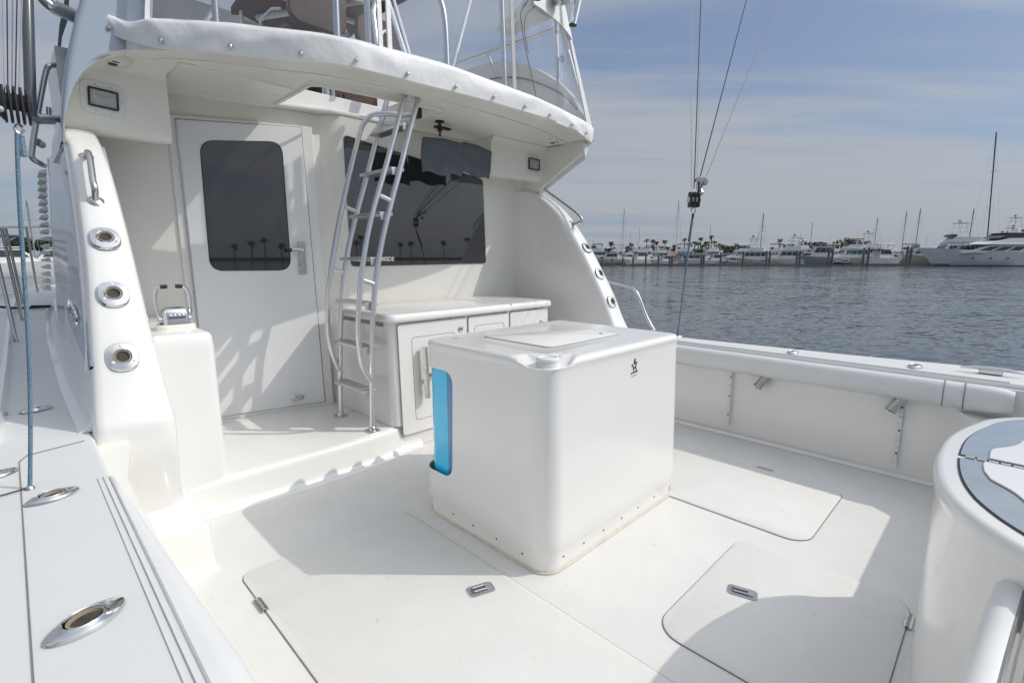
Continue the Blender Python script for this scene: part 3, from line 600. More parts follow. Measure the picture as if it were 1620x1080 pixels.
# soffit boxes carrying the floodlights
def soffit(x0, x1, y, z0, z1, zb):
    MB().loft([[(x, y2, z) for x, y2, z in ((x0, y+.03, z0), (x0, y+.008, z0+.02), (x0, y, z0+.05), (x0, y, z1-.06), (x0, y-.015, z1-.03), (x0, y-.045, z1-.005), (x0, 3.98, z1), (x0, 3.98, zb))]] +
              [[(x, y2, z) for x, y2, z in ((x1, y+.03, z0), (x1, y+.008, z0+.02), (x1, y, z0+.05), (x1, y, z1-.06), (x1, y-.015, z1-.03), (x1, y-.045, z1-.005), (x1, 3.98, z1), (x1, 3.98, zb))]]).obj('light_soffit', 'gelcoat_cream', boat, smooth=60)
soffit(.285, .74, 3.44, 1.925, 2.302, 2.0); soffit(3.02, 3.735, 3.27, 1.985, 2.302, 2.10)
MB().loft([[(3.70, 2.80, 2.20), (3.70, 2.80, 2.31), (3.83, 2.84, 2.30), (3.80, 2.86, 2.16)], [(3.64, 3.30, 1.90), (3.70, 3.30, 2.31), (3.84, 3.30, 2.31), (3.76, 3.36, 1.89)], [(3.64, 3.9, 1.95), (3.7, 3.9, 2.31), (3.84, 3.9, 2.31), (3.76, 3.9, 1.95)]]).obj('overhang_corner', 'gelcoat_cream', boat, bevel=.01)
def flood(cx, y, cz, tilt, wd=.066, hg=.042):
    fx = frame_xf((cx, y, cz), (math.cos(R(tilt)), 0, math.sin(R(tilt))), (0, -1, 0))
    pl_ = MB().loft([[fx(u, .0, h) for u, h in rrect(-wd-.03, wd+.03, -hg-.034, hg+.034, .035, 5)], [fx(u, .003, h) for u, h in rrect(-wd-.03, wd+.03, -hg-.034, hg+.034, .035, 5, ins=.002)]]).obj('floodlight', 'white_plastic', boat)
    rb = [[fx(u, w_, h) for u, h in rrect(-wd, wd, -hg, hg, .006, 2, ins=q)] for w_, q in ((.002, 0), (.014, 0), (.015, .002), (.015, .008), (.006, .010))]
    MB().loft(rb, cap0=False, cap1=False).obj('bezel', 'black_plastic', pl_)
    MB().loft([[fx(u, w_, h) for u, h in rrect(-wd, wd, -hg, hg, .006, 2, ins=q)] for w_, q in ((.006, .009), (.007, .009))]).obj('reflector', 'lamp_reflector', pl_)
    MB().loft([[fx(u, w_, h) for u, h in rrect(-wd, wd, -hg, hg, .006, 2, ins=q)] for w_, q in ((.009, .0085), (.012, .0085))]).obj('lens', 'lens', pl_)
    for u, h in ((-wd-.018, 0), (wd+.018, 0), (-wd*.5, hg+.02), (wd*.5, hg+.02), (-wd*.5, -hg-.02), (wd*.5, -hg-.02)): MB().lathe([(.0045, .002), (.004, .005), (0, .006)], fx(u, 0, h), (0, -1, 0), 8).obj('screw', 'steel', pl_)
flood(.452, 3.438, 2.098, -4, .062, .046); flood(3.55, 3.268, 2.135, 0, .075, .05)
def speaker(cx, cy, cz, r_=.082):
    s_ = MB().lathe([(r_, 0), (r_, -.006), (r_*.93, -.012), (r_*.80, -.013), (r_*.78, -.008), (r_*.35, -.006), (r_*.33, -.012), (0, -.013)], (cx, cy, cz), n=28).obj('speaker', 'white_plastic', boat, smooth=40)
    MB().lathe([(r_*.26, -.0125), (r_*.25, -.016), (0, -.017)], (cx, cy, cz), n=16).obj('cone_cap', 'black_plastic', s_)
    MB().box(cx-.008, cx+.02, cy-.055, cy-.048, cz-.0155, cz-.012).obj('badge', 'black_plastic', s_)
speaker(.497, 3.352, 2.268, .078); MB().lathe([(.082, 0), (.086, .04)], (.497, 3.352, 2.266), n=28).obj('speaker_pad', 'gelcoat_cream', boat); speaker(3.545, 3.035, 2.300, .090)
# planked ceiling liner over the door
for i in range(4):
    MB().box(.76, 1.36, 3.22+.17*i, 3.385+.17*i, 2.292-.0015*i, 2.304).obj('ceiling_plank', 'gelcoat_cream', boat, bevel=.004)
# moulded frame round the ladder opening
fr = MB()
pp = [(HX0, 3.62), (HX0, HY0+.02), (HX0+.05, HY0-.02), (HX1-.02, 2.93), (HX1+.02, 2.95), (HX1+.0, 3.60)]
fr.tube([(x, y, 2.298) for x, y in pp], .016, 8); fr.obj('opening_trim', 'gelcoat_cream', boat)
MB().box(HX0-.02, HX0+.02, 3.0, 3.75, 2.294, 2.44).obj('opening_trim', 'gelcoat_cream', boat, bevel=.008)
MB().box(HX1-.02, HX1+.02, 2.95, 3.75, 2.294, 2.44).obj('opening_trim', 'gelcoat_cream', boat, bevel=.008)
# flybridge coaming (outer skin), both sides
sil = [(.248, 1.83), (.256, 1.90), (.268, 2.0), (.286, 2.1), (.305, 2.2), (.332, 2.3), (.36, 2.4), (.41, 2.55), (.46, 2.75), (.50, 3.0)]
inn = [(.262, 1.832), (.268, 1.92), (.292, 2.01), (.322, 2.09), (.358, 2.155), (.415, 2.215), (.50, 2.28), (.60, 2.34), (.64, 2.7), (.64, 3.0)]
cols = [[(x, 3.226, z_) for x, z_ in inn]]
for y, q, k in ((3.226, .03, 0), (3.229, .016, 0), (3.238, .006, 0), (3.256, .001, 0), (3.28, 0, 0), (3.6, 0, .01), (4.0, 0, .035), (4.5, 0, .08), (5.5, 0, .2), (7.0, 0, .45)):
    up = 0 if y < 3.6 else (y-3.6)*.12
    cols.append([(x+q*min(1, max(.1, (z_-1.83)/.35))+k, y, z_+up*(z_-1.85)) for x, z_ in sil])
cols += [[(x+.75 if z_ > 2.4 else x+.5, 7.0, z_+.4*(z_-1.85)) for x, z_ in sil], [(.64, 3.3, z_) if z_ > 2.3 else (.62, 3.35, 2.34) for x, z_ in sil]]
MB().loft(cols, closed=False).obj('flybridge_side', 'side_white_shaded', boat, smooth=60)
# raised drip moulding under the overhang, parallel to its edge
gp = [(.52, 3.35, 2.292), (.79, 3.14, 2.296), (1.12, 3.0, 2.298), (1.48, 2.855, 2.298), (2.14, 2.785, 2.298), (2.7, 2.79, 2.298), (3.2, 2.85, 2.298), (3.66, 2.98, 2.296)]
MB().tube(bez(gp, 6), .0075, 8).obj('drip_moulding', 'gelcoat_cream', boat)
MB().tube([(p.x, p.y+.010, p.z+.003) for p in bez(gp, 6)], .0042, 6).obj('groove_shade_strip', 'gasket', boat)  # dark strip standing for the shadow gap beside the moulding
MB().loft([[(3.86-k, y, 2.28), (3.82-k, y, zt), (3.76-k, y, zt), (3.76-k, y, 2.28)] for y, k, zt in ((2.95, 0, 2.42), (3.4, 0, 2.44), (5, .1, 2.5), (7, .4, 2.6))]).obj('flybridge_side', 'gelcoat', boat, smooth=60)
MB().box(.8, 3.5, 4.35, 7.0, 2.26, 2.36).obj('flybridge_deck', 'gelcoat', boat)
MB().box(2.26, 3.78, 2.95, 4.4, 2.40, 2.43).obj('flybridge_deck', 'nonskid', boat); MB().box(.5, 1.36, 3.3, 4.4, 2.40, 2.43).obj('flybridge_deck', 'nonskid', boat)
# ================================================================ FITTINGS THAT LIFT AWAY
# bait tank in the middle of the cockpit
tank = thing('bait_tank', 'tall white box-shaped bait tank with rounded corners and a blue side window, standing mid cockpit', 'bait tank', (1.93, 1.56, 0))
def tr_(z, q): return [(x, y, z) for x, y in rrect(-.543, .548, -.372, .492, (.098, .07, .06, .10), 10, ins=q)]
def tr2_(q): p = rrect(-.543, .548, -.372, .492, (.098, .07, .06, .10), 10, ins=q); return p+[p[0]]
def q_of(z): return interp(z, [.115, .3, .6, .80], [0, .004, .012, .018])
WZ0, WZ1 = .245, .765
def wedge(z):   # aft edge of the window opening at height z (rounded corners)
    d = min(z-WZ0, WZ1-z); r_ = .06
    return .235+(r_-math.sqrt(max(r_*r_-(r_-d)**2, 0)) if d < r_ else 0)
zs_ = sorted(set([.115, .18, WZ0, WZ0+.004, WZ0+.012, WZ0+.025, WZ0+.04, WZ0+.06, .36, .42, .5, .58, .66, WZ1-.06, WZ1-.04, WZ1-.025, WZ1-.012, WZ1-.004, WZ1, .80]))
def dense(z, q):
    r0 = rrect(-.543, .548, -.372, .492, (.098, .07, .06, .10), 10, ins=q); c0, c1, c2, c3 = r0[:11], r0[11:22], r0[22:33], r0[33:]
    tb_ = [.05, .10, .15, .20, .26, .34, .45, .6, .8]
    aft = [(c0[-1][0]+(c1[0][0]-c0[-1][0])*t*.6, c0[-1][1]) for t in tb_]
    px_, py0, py1 = c0[0][0], c0[0][1], c3[-1][1]
    prt = [(px_, .37), (px_, min(.325, wedge(z) if WZ0 <= z <= WZ1 else .295))]+[(px_, py0+(.22-py0)*t) for t in (.85, .7, .55, .45, .36, .28, .2, .13, .06)]
    return [(x, y) for x, y in c0+aft+c1+c2+c3+prt]
def rec(x, y, z):   # moulded pocket round the filler cap
    u = ((x+.455)*math.cos(R(40))-(y+.285)*math.sin(R(40))); v = ((x+.455)*math.sin(R(40))+(y+.285)*math.cos(R(40)))
    d = max(abs(u)/.105, 0)**3+max((v if v > 0 else 0)/.062, 0)**3
    k = 1-min(1, max(0, (d-.72)/.5)); k = k*k*(3-2*k)
    return z+(min(z, .868)-z)*k
prof_ = [(0, .016), (.03, .016), (.07, .013), (.10, .005), (.115, .0)]+[(z, q_of(z)) for z in zs_[1:]]+[(.84, .018), (.855, .0175), (.865, .015), (.872, .0125), (.880, .0125), (.888, .016), (.894, .022), (.898, .030), (.90, .040), (.90, .05), (.90, .06), (.90, .07), (.90, .08), (.90, .09), (.90, .098), (.90, .105), (.90, .112), (.90, .122), (.90, .132), (.90, .145)]
rows = [[(x, y, rec(x, y, z)) for x, y in dense(z, q)] for z, q in prof_]
n_ = len(rows[0]); i_open = 11+9+11+11+1; i_edge = 11+9+11+11+11+1
tb = MB(); tb.v = [p for r in rows for p in r]
for a_ in range(len(rows)-1):
    hole = prof_[a_][0] >= WZ0-1e-6 and prof_[a_+1][0] <= WZ1+1e-6
    for j in range(n_):
        if hole and i_open <= j < i_edge: continue
        b_ = (j+1) % n_; tb.f.append((a_*n_+j, a_*n_+b_, (a_+1)*n_+b_, (a_+1)*n_+j))
tb.f.append(tuple((len(rows)-1)*n_+j for j in range(n_)))
body = tb.obj('tank_body', 'gelcoat', tank, smooth=50)
MB().loft([[(x, y, z) for x, y in rrect(-.516, .2, .19, .475, (.002, .002, .05, .09), 8)] for z in (WZ0-.02, WZ1+.02)]).obj('tank_window', 'blue_acrylic_lit', tank)
MB().loft([[(x, y, z) for x, y in rrect(-.519, -.5, .20, .292, .002, 2)] for z in (WZ0-.008, WZ1+.004)]).obj('tank_window', 'blue_acrylic_dim', tank)
MB().tube([(x, y, .004) for x, y in tr2_(.012)], .006, 6).obj('sealant_bead', 'sealant', tank)
# top: lid, latch, corner recess with the round white cap
lid = MB().loft([[(x, y, z) for x, y in rrect(-.285, .285, -.145, .30, .04, 6, ins=q)] for z, q in ((.899, 0), (.904, 0), (.906, .003))]).obj('tank_lid', 'gelcoat', tank)
MB().loft([[(x, y, z) for x, y in rrect(-.289, .289, -.149, .304, .044, 6)] for z in (.8985, .9015)]).obj('gasket', 'gasket', lid)
MB().lathe([(.011, 0), (.010, .003), (0, .003)], (.19, -.09, .9065), n=14).obj('lid_latch', 'steel', lid)
cp = MB().lathe([(.048, 0), (.048, .014), (.044, .016), (.044, .020), (.047, .021), (.047, .032), (.043, .036), (.036, .0365), (.034, .033), (0, .033)], (-.455, -.285, .868), n=36).obj('filler_cap', 'white_plastic', tank)
for u in (-.42, -.28, -.13, .02, .17, .33): MB().lathe([(.0065, 0), (.006, .003), (0, .004)], (u, -.355, .055), (0, -1, 0), 8).obj('screw', 'seam', tank)
for v in (-.22, -.06, .10, .25): MB().lathe([(.0065, 0), (.006, .003), (0, .004)], (-.526, v, .055), (-1, 0, 0), 8).obj('screw', 'seam', tank)
MB().box(.52, .555, -.33, -.29, .0, .035).obj('foot_clip', 'seam', tank, bevel=.004)
for u in (-.235, -.04, .135, .285):
    MB().loft([[(u+.045*math.cos(a)*k, (.478)+(.06*math.sin(a) if math.sin(a) > 0 else 0)*k, z) for a in [math.pi*i/12 for i in range(13)]] for z, k in ((.862, .9), (.868, 1), (.882, 1))]).obj('tool_holder', 'white_plastic', tank, bevel=.002)
MB().tube([(.43, .48, .875), (.43, .54, .885)], .018, 12).obj('hose_fitting', 'white_plastic', tank)
# star emblem
em = MB(); fy = -.3585+.5; ex = lambda x, z: (.085+x, -.3527, .792+z)
def stroke(pts, w_=.0022):
    for i in range(len(pts)-1):
        a = Vector((pts[i][0], pts[i][1]))*.74; b_ = Vector((pts[i+1][0], pts[i+1][1]))*.74; d_ = (b_-a); 
        if d_.length < 1e-6: continue
        nrm = Vector((-d_.y, d_.x)).normalized()*w_*.5; d2 = d_.normalized()*w_*.3
        nrm = nrm*.55; q = [a-d2+nrm, b_+d2+nrm, b_+d2-nrm, a-d2-nrm]
        em.loft([[(.085+p.x, -.3575, .792+p.y) for p in q], [(.085+p.x, -.3525, .792+p.y) for p in q]])
star = [(0, .052), (.006, .020), (.032, .022), (.010, .006), (.016, -.02), (0, -.004)]
stroke([(0, .05), (.007, .018)], .005); stroke([(0, .05), (-.008, .016)], .002); stroke([(.007, .018), (.030, .026)], .0022); stroke([(.03, .026), (.012, .006)], .002)
stroke([(-.008, .016), (-.034, .014)], .0022); stroke([(-.034, .014), (-.012, -.001)], .004); stroke([(.012, .006), (.018, -.02)], .002)
stroke([(.006+.010*math.cos(a), -.012+.010*math.sin(a)) for a in [R(200-30*i) for i in range(10)]], .0025); stroke([(-.012, -.001), (-.014, -.026)], .002)
sx = [(-.040+.0042*i, -.046+.010*abs(math.sin(i*1.35))*(1.4 if i % 5 == 0 else 1)+.0004*i) for i in range(20)]
stroke(sx, .003); stroke([(-.034, -.062), (.026, -.054)], .0022)
em.obj('emblem', 'ink', tank)
# ---------------- flybridge ladder
lad = thing('boarding_ladder', 'tall leaning aluminium ladder with curved handrails, rising from the raised step to the flybridge opening', 'ladder', (1.565, 3.07, .172))
lo = Vector(lad.location)
def L(p): return tuple(Vector(p)-lo)
ZL = [.176, .6, 1.043, 1.35, 1.60, 1.85, 2.12, 2.26, 2.55]
XL = [1.559, 1.578, 1.618, 1.68, 1.758, 1.845, 1.935, 1.985, 2.085]
def lx(z): return interp(z, ZL, XL)
def lad_side(y, xo):
    pts = bez([(lx(z)+xo*min(1, z/2), y, z) for z in ZL], 4)
    MB().tube([L(p) for p in pts], .0175, 14).obj('stringer', 'aluminium', lad)
lad_side(2.853, 0); lad_side(3.295, .012)
hr = bez([(1.574, 2.853, .50), (1.55, 2.853, .54), (1.512, 2.853, .62), (1.497, 2.853, .74), (1.50, 2.853, .90), (1.545, 2.853, 1.22), (1.62, 2.853, 1.52), (1.745, 2.853, 1.86), (1.865, 2.853, 2.20), (1.965, 2.853, 2.50)], 5)
MB().tube([L(p) for p in hr], .0165, 12).obj('handrail', 'aluminium', lad)
hr = bez([(1.585, 3.295, .48), (1.555, 3.295, .54), (1.52, 3.295, .66), (1.505, 3.295, .80), (1.53, 3.295, 1.08), (1.61, 3.295, 1.45), (1.71, 3.295, 1.80), (1.80, 3.295, 2.08), (1.845, 3.295, 2.19), (1.90, 3.28, 2.255), (1.97, 3.22, 2.27), (2.05, 3.10, 2.255), (2.09, 3.00, 2.25)], 5)
MB().tube([L(p) for p in hr], .0165, 12).obj('handrail', 'aluminium', lad)
MB().box(*[v for p in ((.515, .545), (-.10, -.05), (2.05-.0, 2.115)) for v in p]).obj('clamp', 'black_plastic', lad, bevel=.004)
for k in range(7):
    z = .43+.283*k; x = lx(z); s_ = (lx(z+.1)-lx(z-.1))/.2
    T = MB(); T.box(x-.052, x+.040, 2.868, 3.282, z-.008, z+.012); T.v = [L(v) for v in T.v]; t_o = T.obj('rung', 'aluminium', lad, bevel=.003)
    G = MB()
    for q in range(5): G.box(x-.046+q*.018, x-.036+q*.018, 2.88, 3.27, z+.012, z+.0145)
    G.v = [L(v) for v in G.v]; G.obj('tread_strips', 'tread', t_o)
    W_ = MB(); W_.hexa([(x-.045, 2.868, z-.035), (x-.0, 2.868, z-.035), (x-.0, 2.880, z-.035), (x-.045, 2.880, z-.035), (x-.048, 2.868, z-.008), (x+.03, 2.868, z-.008), (x+.03, 2.880, z-.008), (x-.048, 2.880, z-.008)])
    W_.v = [L(v) for v in W_.v]; W_.obj('gusset', 'aluminium', t_o)
for y in (2.853, 3.295):
    xh = {2.853: hr, 3.295: hr}
    for z in (1.20, 1.62) if y > 3 else (1.14, 1.66):
        x1 = lx(z)+(.012 if y > 3 else 0); MB().tube([L((x1-.092, y, z+.012)), L((x1, y, z-.02))], .014, 10).obj('standoff', 'aluminium', lad)
    F_ = MB(); F_.loft([[L((x, yy, z)) for x, yy in rrect(1.523, 1.60, y-.038, y+.038, .008, 3)] for z in (.1725, .180)]); F_.lathe([(.026, 0), (.022, .02), (.018, .024)], L((1.561, y, .18)), n=14)
    for a, b in ((-.028, -.028), (.028, -.028), (.028, .028), (-.028, .028)): F_.lathe([(.005, 0), (.004, .003), (0, .004)], L((1.561+a, y+b, .18)), n=8)
    F_.obj('foot_plate', 'steel', lad)
# ---------------- tackle cabinet with refrigerator door
cab = thing('storage_cabinet', 'white moulded cabinet with a countertop and framed doors, against the bulkhead under the dark window', 'cabinet', (2.45, 3.15, 0))
co_ = Vector(cab.location)
def cabo(mb, *a, **k): mb.v = [tuple(Vector(v)-co_) for v in mb.v]; return mb.obj(*a, **k)
cabo(MB().loft([[(x, y, z) for x, y in rrect(1.69, 3.24, 2.795-.0, 3.552, (.055, .02, .003, .003), 6)] for z in (.174, .872)]), 'cabinet_body', 'gelcoat', cab, smooth=60)
cabo(MB().loft([[(x, y, z) for x, y in rrect(1.76, 3.24, 2.80, 3.0, .003, 2)] for z in (0.003, .18)]), 'plinth', 'gelcoat', cab)
cabo(MB().loft([[(x, y, z) for x, y in rrect(1.655, 2.755, 2.755, 3.555, (.06, .004, .003, .02), 6, ins=q)] for z, q in ((.876, .012), (.882, .002), (.895, 0), (.918, .003), (.928, .012), (.932, .03))]), 'countertop', 'gelcoat', cab, smooth=60)
cabo(MB().loft([[(x, y, z) for x, y in rrect(2.759, 3.25, 2.760, 3.555, (.004, .03, .003, .003), 5, ins=q)] for z, q in ((.876, .012), (.882, .002), (.895, 0), (.918, .003), (.928, .012), (.932, .03))]), 'countertop', 'gelcoat', cab, smooth=60)
cabo(MB().loft([[(1.689, y, z) for y, z in rrect(2.88, 3.42, .845, .872, .003, 2)], [(1.683, y, z) for y, z in rrect(2.88, 3.42, .845, .872, .003, 2)]]), 'side_vent', 'vent_brown', cab)
cf = frame_xf((0, 2.795, 0), (1, 0, 0), (0, -1, 0))
def cdoor(c, inner, r_=.02):
    p = quad_round(c, r_, 5); o = cabo(MB().loft([[cf(u, -.002, h) for u, h in p], [cf(u, .012, h) for u, h in p], [cf(u*.999+.001*c[0][0], .014, h) for u, h in p]]), 'cabinet_door', 'gelcoat', cab)
    def grow(p, s): cxm = sum(a[0] for a in p)/len(p); cym = sum(a[1] for a in p)/len(p); hx_ = max(a[0] for a in p)-cxm; hy_ = max(a[1] for a in p)-cym; return [(cxm+(a-cxm)*(1+s/hx_), cym+(b-cym)*(1+s/hy_)) for a, b in p]
    cabo(MB().loft([[cf(u, -.002, h) for u, h in grow(p, .003)], [cf(u, .003, h) for u, h in grow(p, .003)]]), 'gasket', 'gasket', o)
    if inner:
        q = quad_round(inner, .03, 5)
        cabo(MB().loft([[cf(u, .0142, h) for u, h in grow(q, .0025)], [cf(u, .0152, h) for u, h in grow(q, .0025)], [cf(u, .0152, h) for u, h in q], [cf(u, .0142, h) for u, h in q]], cap0=False, cap1=False), 'inset_seam', 'gasket', o)
    return o
d1 = cdoor([(1.752, .108), (2.30, .108), (2.315, .862), (1.737, .862)], [(1.855, .195), (2.20, .195), (2.20, .765), (1.838, .765)])
hx_ = MB(); hx_.tube([cf(1.925, .055, .345), cf(1.913, .055, .70)], .021, 6); o_h = cabo(hx_, 'door_handle', 'steel', d1, smooth=20)
cabo(MB().tube([cf(1.925, .055, .50), cf(2.01, .05, .50), cf(2.01, .01, .50)], .011, 8), 'handle_bracket', 'brown_wood', o_h)
cabo(MB().lathe([(.021, 0), (.021, .004), (.015, .006), (.013, .002), (.006, .003), (0, .003)], cf(2.255, .014, .782), (0, -1, 0), 16), 'lock', 'steel', d1)
d2 = cdoor([(2.335, .108), (2.745, .108), (2.745, .862), (2.335, .862)], [(2.39, .60), (2.69, .60), (2.69, .79), (2.39, .79)])
d3 = cdoor([(2.765, .108), (3.18, .108), (3.18, .862), (2.765, .862)], None)
for x in (2.19, 2.63, 3.05): cabo(MB().box(x-.018, x+.018, 2.772, 2.782, .868, .878), 'catch', 'steel', cab, bevel=.002)
# ---------------- moulded pod with the engine control
MB().loft([[(x+e, y, z) for x, y in rrect(.415, .695, 2.785, 3.84, (.04, .05, .01, .01), 6, ins=q)] for z, q, e in ((0.0, -.012, 0), (.05, -.004, 0), (.2, 0, 0), (.86, .004, 0), (.905, .008, 0), (.923, .018, 0), (.93, .035, 0))]).obj('control_pod', 'gelcoat', boat, smooth=60)
MB().box(.4445, .4475, 2.7765, 2.786, .15, .555).obj('panel_seam', 'seam', boat)
MB().box(.425, .436, 2.775, 2.784, .235, .30).obj('panel_hinge', 'steel', boat)
ec = thing('engine_control', 'chrome twin lever engine control on the white pod to the left of the cabin door', 'engine control', (.575, 3.02, .93))
MB().loft([[(x, y, z) for x, y in rrect(-.085, .085, -.065, .065, .045, 6, ins=q)] for z, q in ((0, 0), (.022, 0), (.028, .006))]).obj('mount', 'gelcoat_cream', ec)
MB().loft([[(x, y-.0, z) for x, y in rrect(-.058, .058, -.05, .05, .02, 6, ins=q)] for z, q in ((.028, 0), (.075, .003), (.098, .008), (.112, .02), (.116, .035))]).obj('housing', 'chrome', ec, smooth=60)
MB().loft([[(u, -.052+.012*k+.018*(h-.06)/.03, h) for u, h in rrect(-.042, .042, .058, .092, .014, 5)] for k in (0, 1)]).obj('key_panel', 'black_plastic', ec)
kb = MB()
for q in (-.027, -.009, .009, .027): kb.lathe([(.0065, 0), (.006, .003), (0, .004)], (q, -.047, .075), (0, -1, .3), 10)
kb.obj('key_buttons', 'steel', ec)
for s in (-1, 1):
    lv_ = MB().tube(bez([(s*.062, 0, .05), (s*.070, -.005, .09), (s*.074, 0, .16), (s*.066, .005, .20), (s*.055, .006, .215), (s*.045, .006, .217)], 5), .0085, 10).obj('lever', 'chrome', ec)
    MB().tube([(s*.048, .006, .217), (s*.018, .006, .218)], .0105, 10).obj('grip', 'black_plastic', lv_)
    MB().lathe([(.02, 0), (.02, .014), (.012, .018), (0, .018)], (s*.056, 0, .05), (s, 0, 0), 14).obj('hub', 'chrome', lv_)
# ---------------- livewell in the transom
lw = thing('transom_livewell', 'white round-fronted livewell with smoked clear lids, at the right edge beside the transom coaming', 'livewell', (2.13, -.3, 0))
AX = [(1.40, -.22), (1.44, -.14), (1.50, -.083), (1.567, -.026), (1.62, .010), (1.70, .050), (1.80, .080), (1.91, .099), (2.05, .110), (2.2, .110), (2.324, .101), (2.45, .078), (2.56, .048), (2.69, .005), (2.81, -.085), (2.87, -.16), (2.90, -.24)]
fro = [(p.x, p.y) for p in bez([(x, y, 0) for x, y in AX], 4)]
def lwo(mb, *a, **k): mb.v = [tuple(Vector((v[0]*.906, v[1]*.906, v[2]+(.06 if v[2] > .55 else 0)))-Vector(lw.location)) for v in mb.v]; return mb.obj(*a, **k)
def lring(z, s):
    cx_, cy_ = 2.14, -.35
    return [(cx_+(x-cx_)*(1-s/.75), cy_+(y-cy_)*(1-s/.45), z) for x, y in fro]+[(2.90-s, -.62, z), (1.38+s, -.62, z)]
lwo(MB().loft([lring(0.0, .0), lring(.04, .010), (lring(.1, .012)), lring(.5, .010), lring(.61, .008), lring(.625, .0), lring(.64, -.003), lring(.655, 0), lring(.664, .008), lring(.667, .02)]), 'well_body', 'gelcoat', lw, smooth=60)
def warc(x, s):   # front outline of the well pulled in by s
    pts = [(2.14+(a-2.14)*(1-s/.75), -.35+(b-(-.35))*(1-s/.45)) for a, b in fro]
    return interp(x, [p[0] for p in pts], [p[1] for p in pts])
def lidp(x0, x1, s, z0, z1, m_, nm, par, back=-.55, n=16):
    xs_ = [x0+(x1-x0)*i/n for i in range(n+1)]; pr = [(x, warc(x, s)) for x in xs_]+[(x1, back), (x0, back)]
    return lwo(MB().loft([[(x, y, z0) for x, y in pr], [(x, y, z1) for x, y in pr]]), nm, m_, par)
for x0, x1 in ((1.535, 2.058), (2.098, 2.74)):
    ld = lidp(x0, x1, .055, .6665, .672, 'clear_tint', 'well_lid', lw)
    lidp(x0-.004, x1+.004, .050, .6655, .669, 'seam', 'gasket', ld)
    if x0 < 2:
        pr = [(1.90, -.02), (1.96, -.005), (2.02, .0), (2.055, -.002), (2.055, -.55), (1.60, -.55), (1.62, -.25), (1.66, -.16), (1.74, -.105), (1.83, -.07)]
    else:
        pr = [(2.101, -.02), (2.101, -.012), (2.18, -.012), (2.22, -.02), (2.27, -.05), (2.33, -.075), (2.45, -.10), (2.55, -.14), (2.62, -.20), (2.65, -.55), (2.101, -.55)]
    ks = [i for i, p in enumerate(pr) if p[1] == -.55]; head = pr[:ks[0]] if x0 < 2 else pr; pr2 = pr[:4] + [pr[4]] + [(p.x, p.y) for p in bez([(a, b, 0) for a, b in pr[5:]+[pr[0]]], 5)][:-1] if x0 < 2 else [pr[0]] + [(p.x, p.y) for p in bez([(a, b, 0) for a, b in pr[1:-1]], 5)] + [pr[-1]]
    lwo(MB().loft([[(x, y, .6722) for x, y in pr2], [(x, y, .677) for x, y in pr2]]), 'lid_panel', 'gelcoat', ld, bevel=.002)
hk = MB(); 
for q in range(22): hk.tube([(2.078, .02-.027*q, .671), (2.078, .042-.027*q, .671)], .0055, 7)
lwo(hk, 'centre_hinge', 'steel', lw)
# ---------------- grab rails
def rail(name, label, pts, r_, base_r, cat='grab rail', m_='steel', bases=True, nrm=None):
    t_ = thing(name, label, cat, pts[0]); o0 = Vector(pts[0])
    MB().tube([tuple(Vector(p)-o0) for p in bez(pts, 6)], r_, 12).obj('tube', m_, t_)
    if bases:
        for p, d_ in ((pts[0], nrm[0]), (pts[-1], nrm[1])):
            MB().lathe([(base_r, -.006), (base_r, .002), (base_r*.7, .008), (r_*1.1, .012)], Vector(p)-o0, d_, 16).obj('flange', m_, t_)
    return t_
wn_ = (0, -.78, .62)
gx = .325; z1, z2 = 1.745, 1.535
def wp_(z, o=0): return Vector((gx-.02+(.01 if z > 1.6 else 0), yprof(z), z))+Vector(wn_)*o
rail('grab_rail', 'short vertical grab rail on the left cabin wing above the three rod holders', [wp_(z1), wp_(z1-.015, .05), wp_(z1-.05, .062), wp_(z2+.05, .062), wp_(z2+.015, .05), wp_(z2)], .0125, .030, nrm=(wn_, wn_))
g2 = [Vector((3.70, yprof(z), z)) for z in (1.90, 1.60)]
rail('grab_rail', 'curved grab rail on the right cabin wing just below the overhang', [g2[0], g2[0]+Vector((0, -.05, .04)), g2[0]+Vector((0, -.11, .0)), g2[1]+Vector((0, -.10, .05)), g2[1]+Vector((0, -.06, -.01)), g2[1]], .0125, .028, nrm=(wn_, wn_))
rail('side_rail', 'bent steel handrail sloping down to the far gunwale beyond the right cabin wing', [(3.90, 3.9, 1.27), (3.92, 3.3, 1.16), (3.95, 2.84, 1.085), (3.95, 2.50, 1.035), (3.95, 2.40, 1.0), (3.95, 2.35, .94), (3.95, 2.27, .78), (3.95, 2.19, .66)], .014, .03, 'handrail', nrm=((0, 1, 0), (0, 0, 1)))
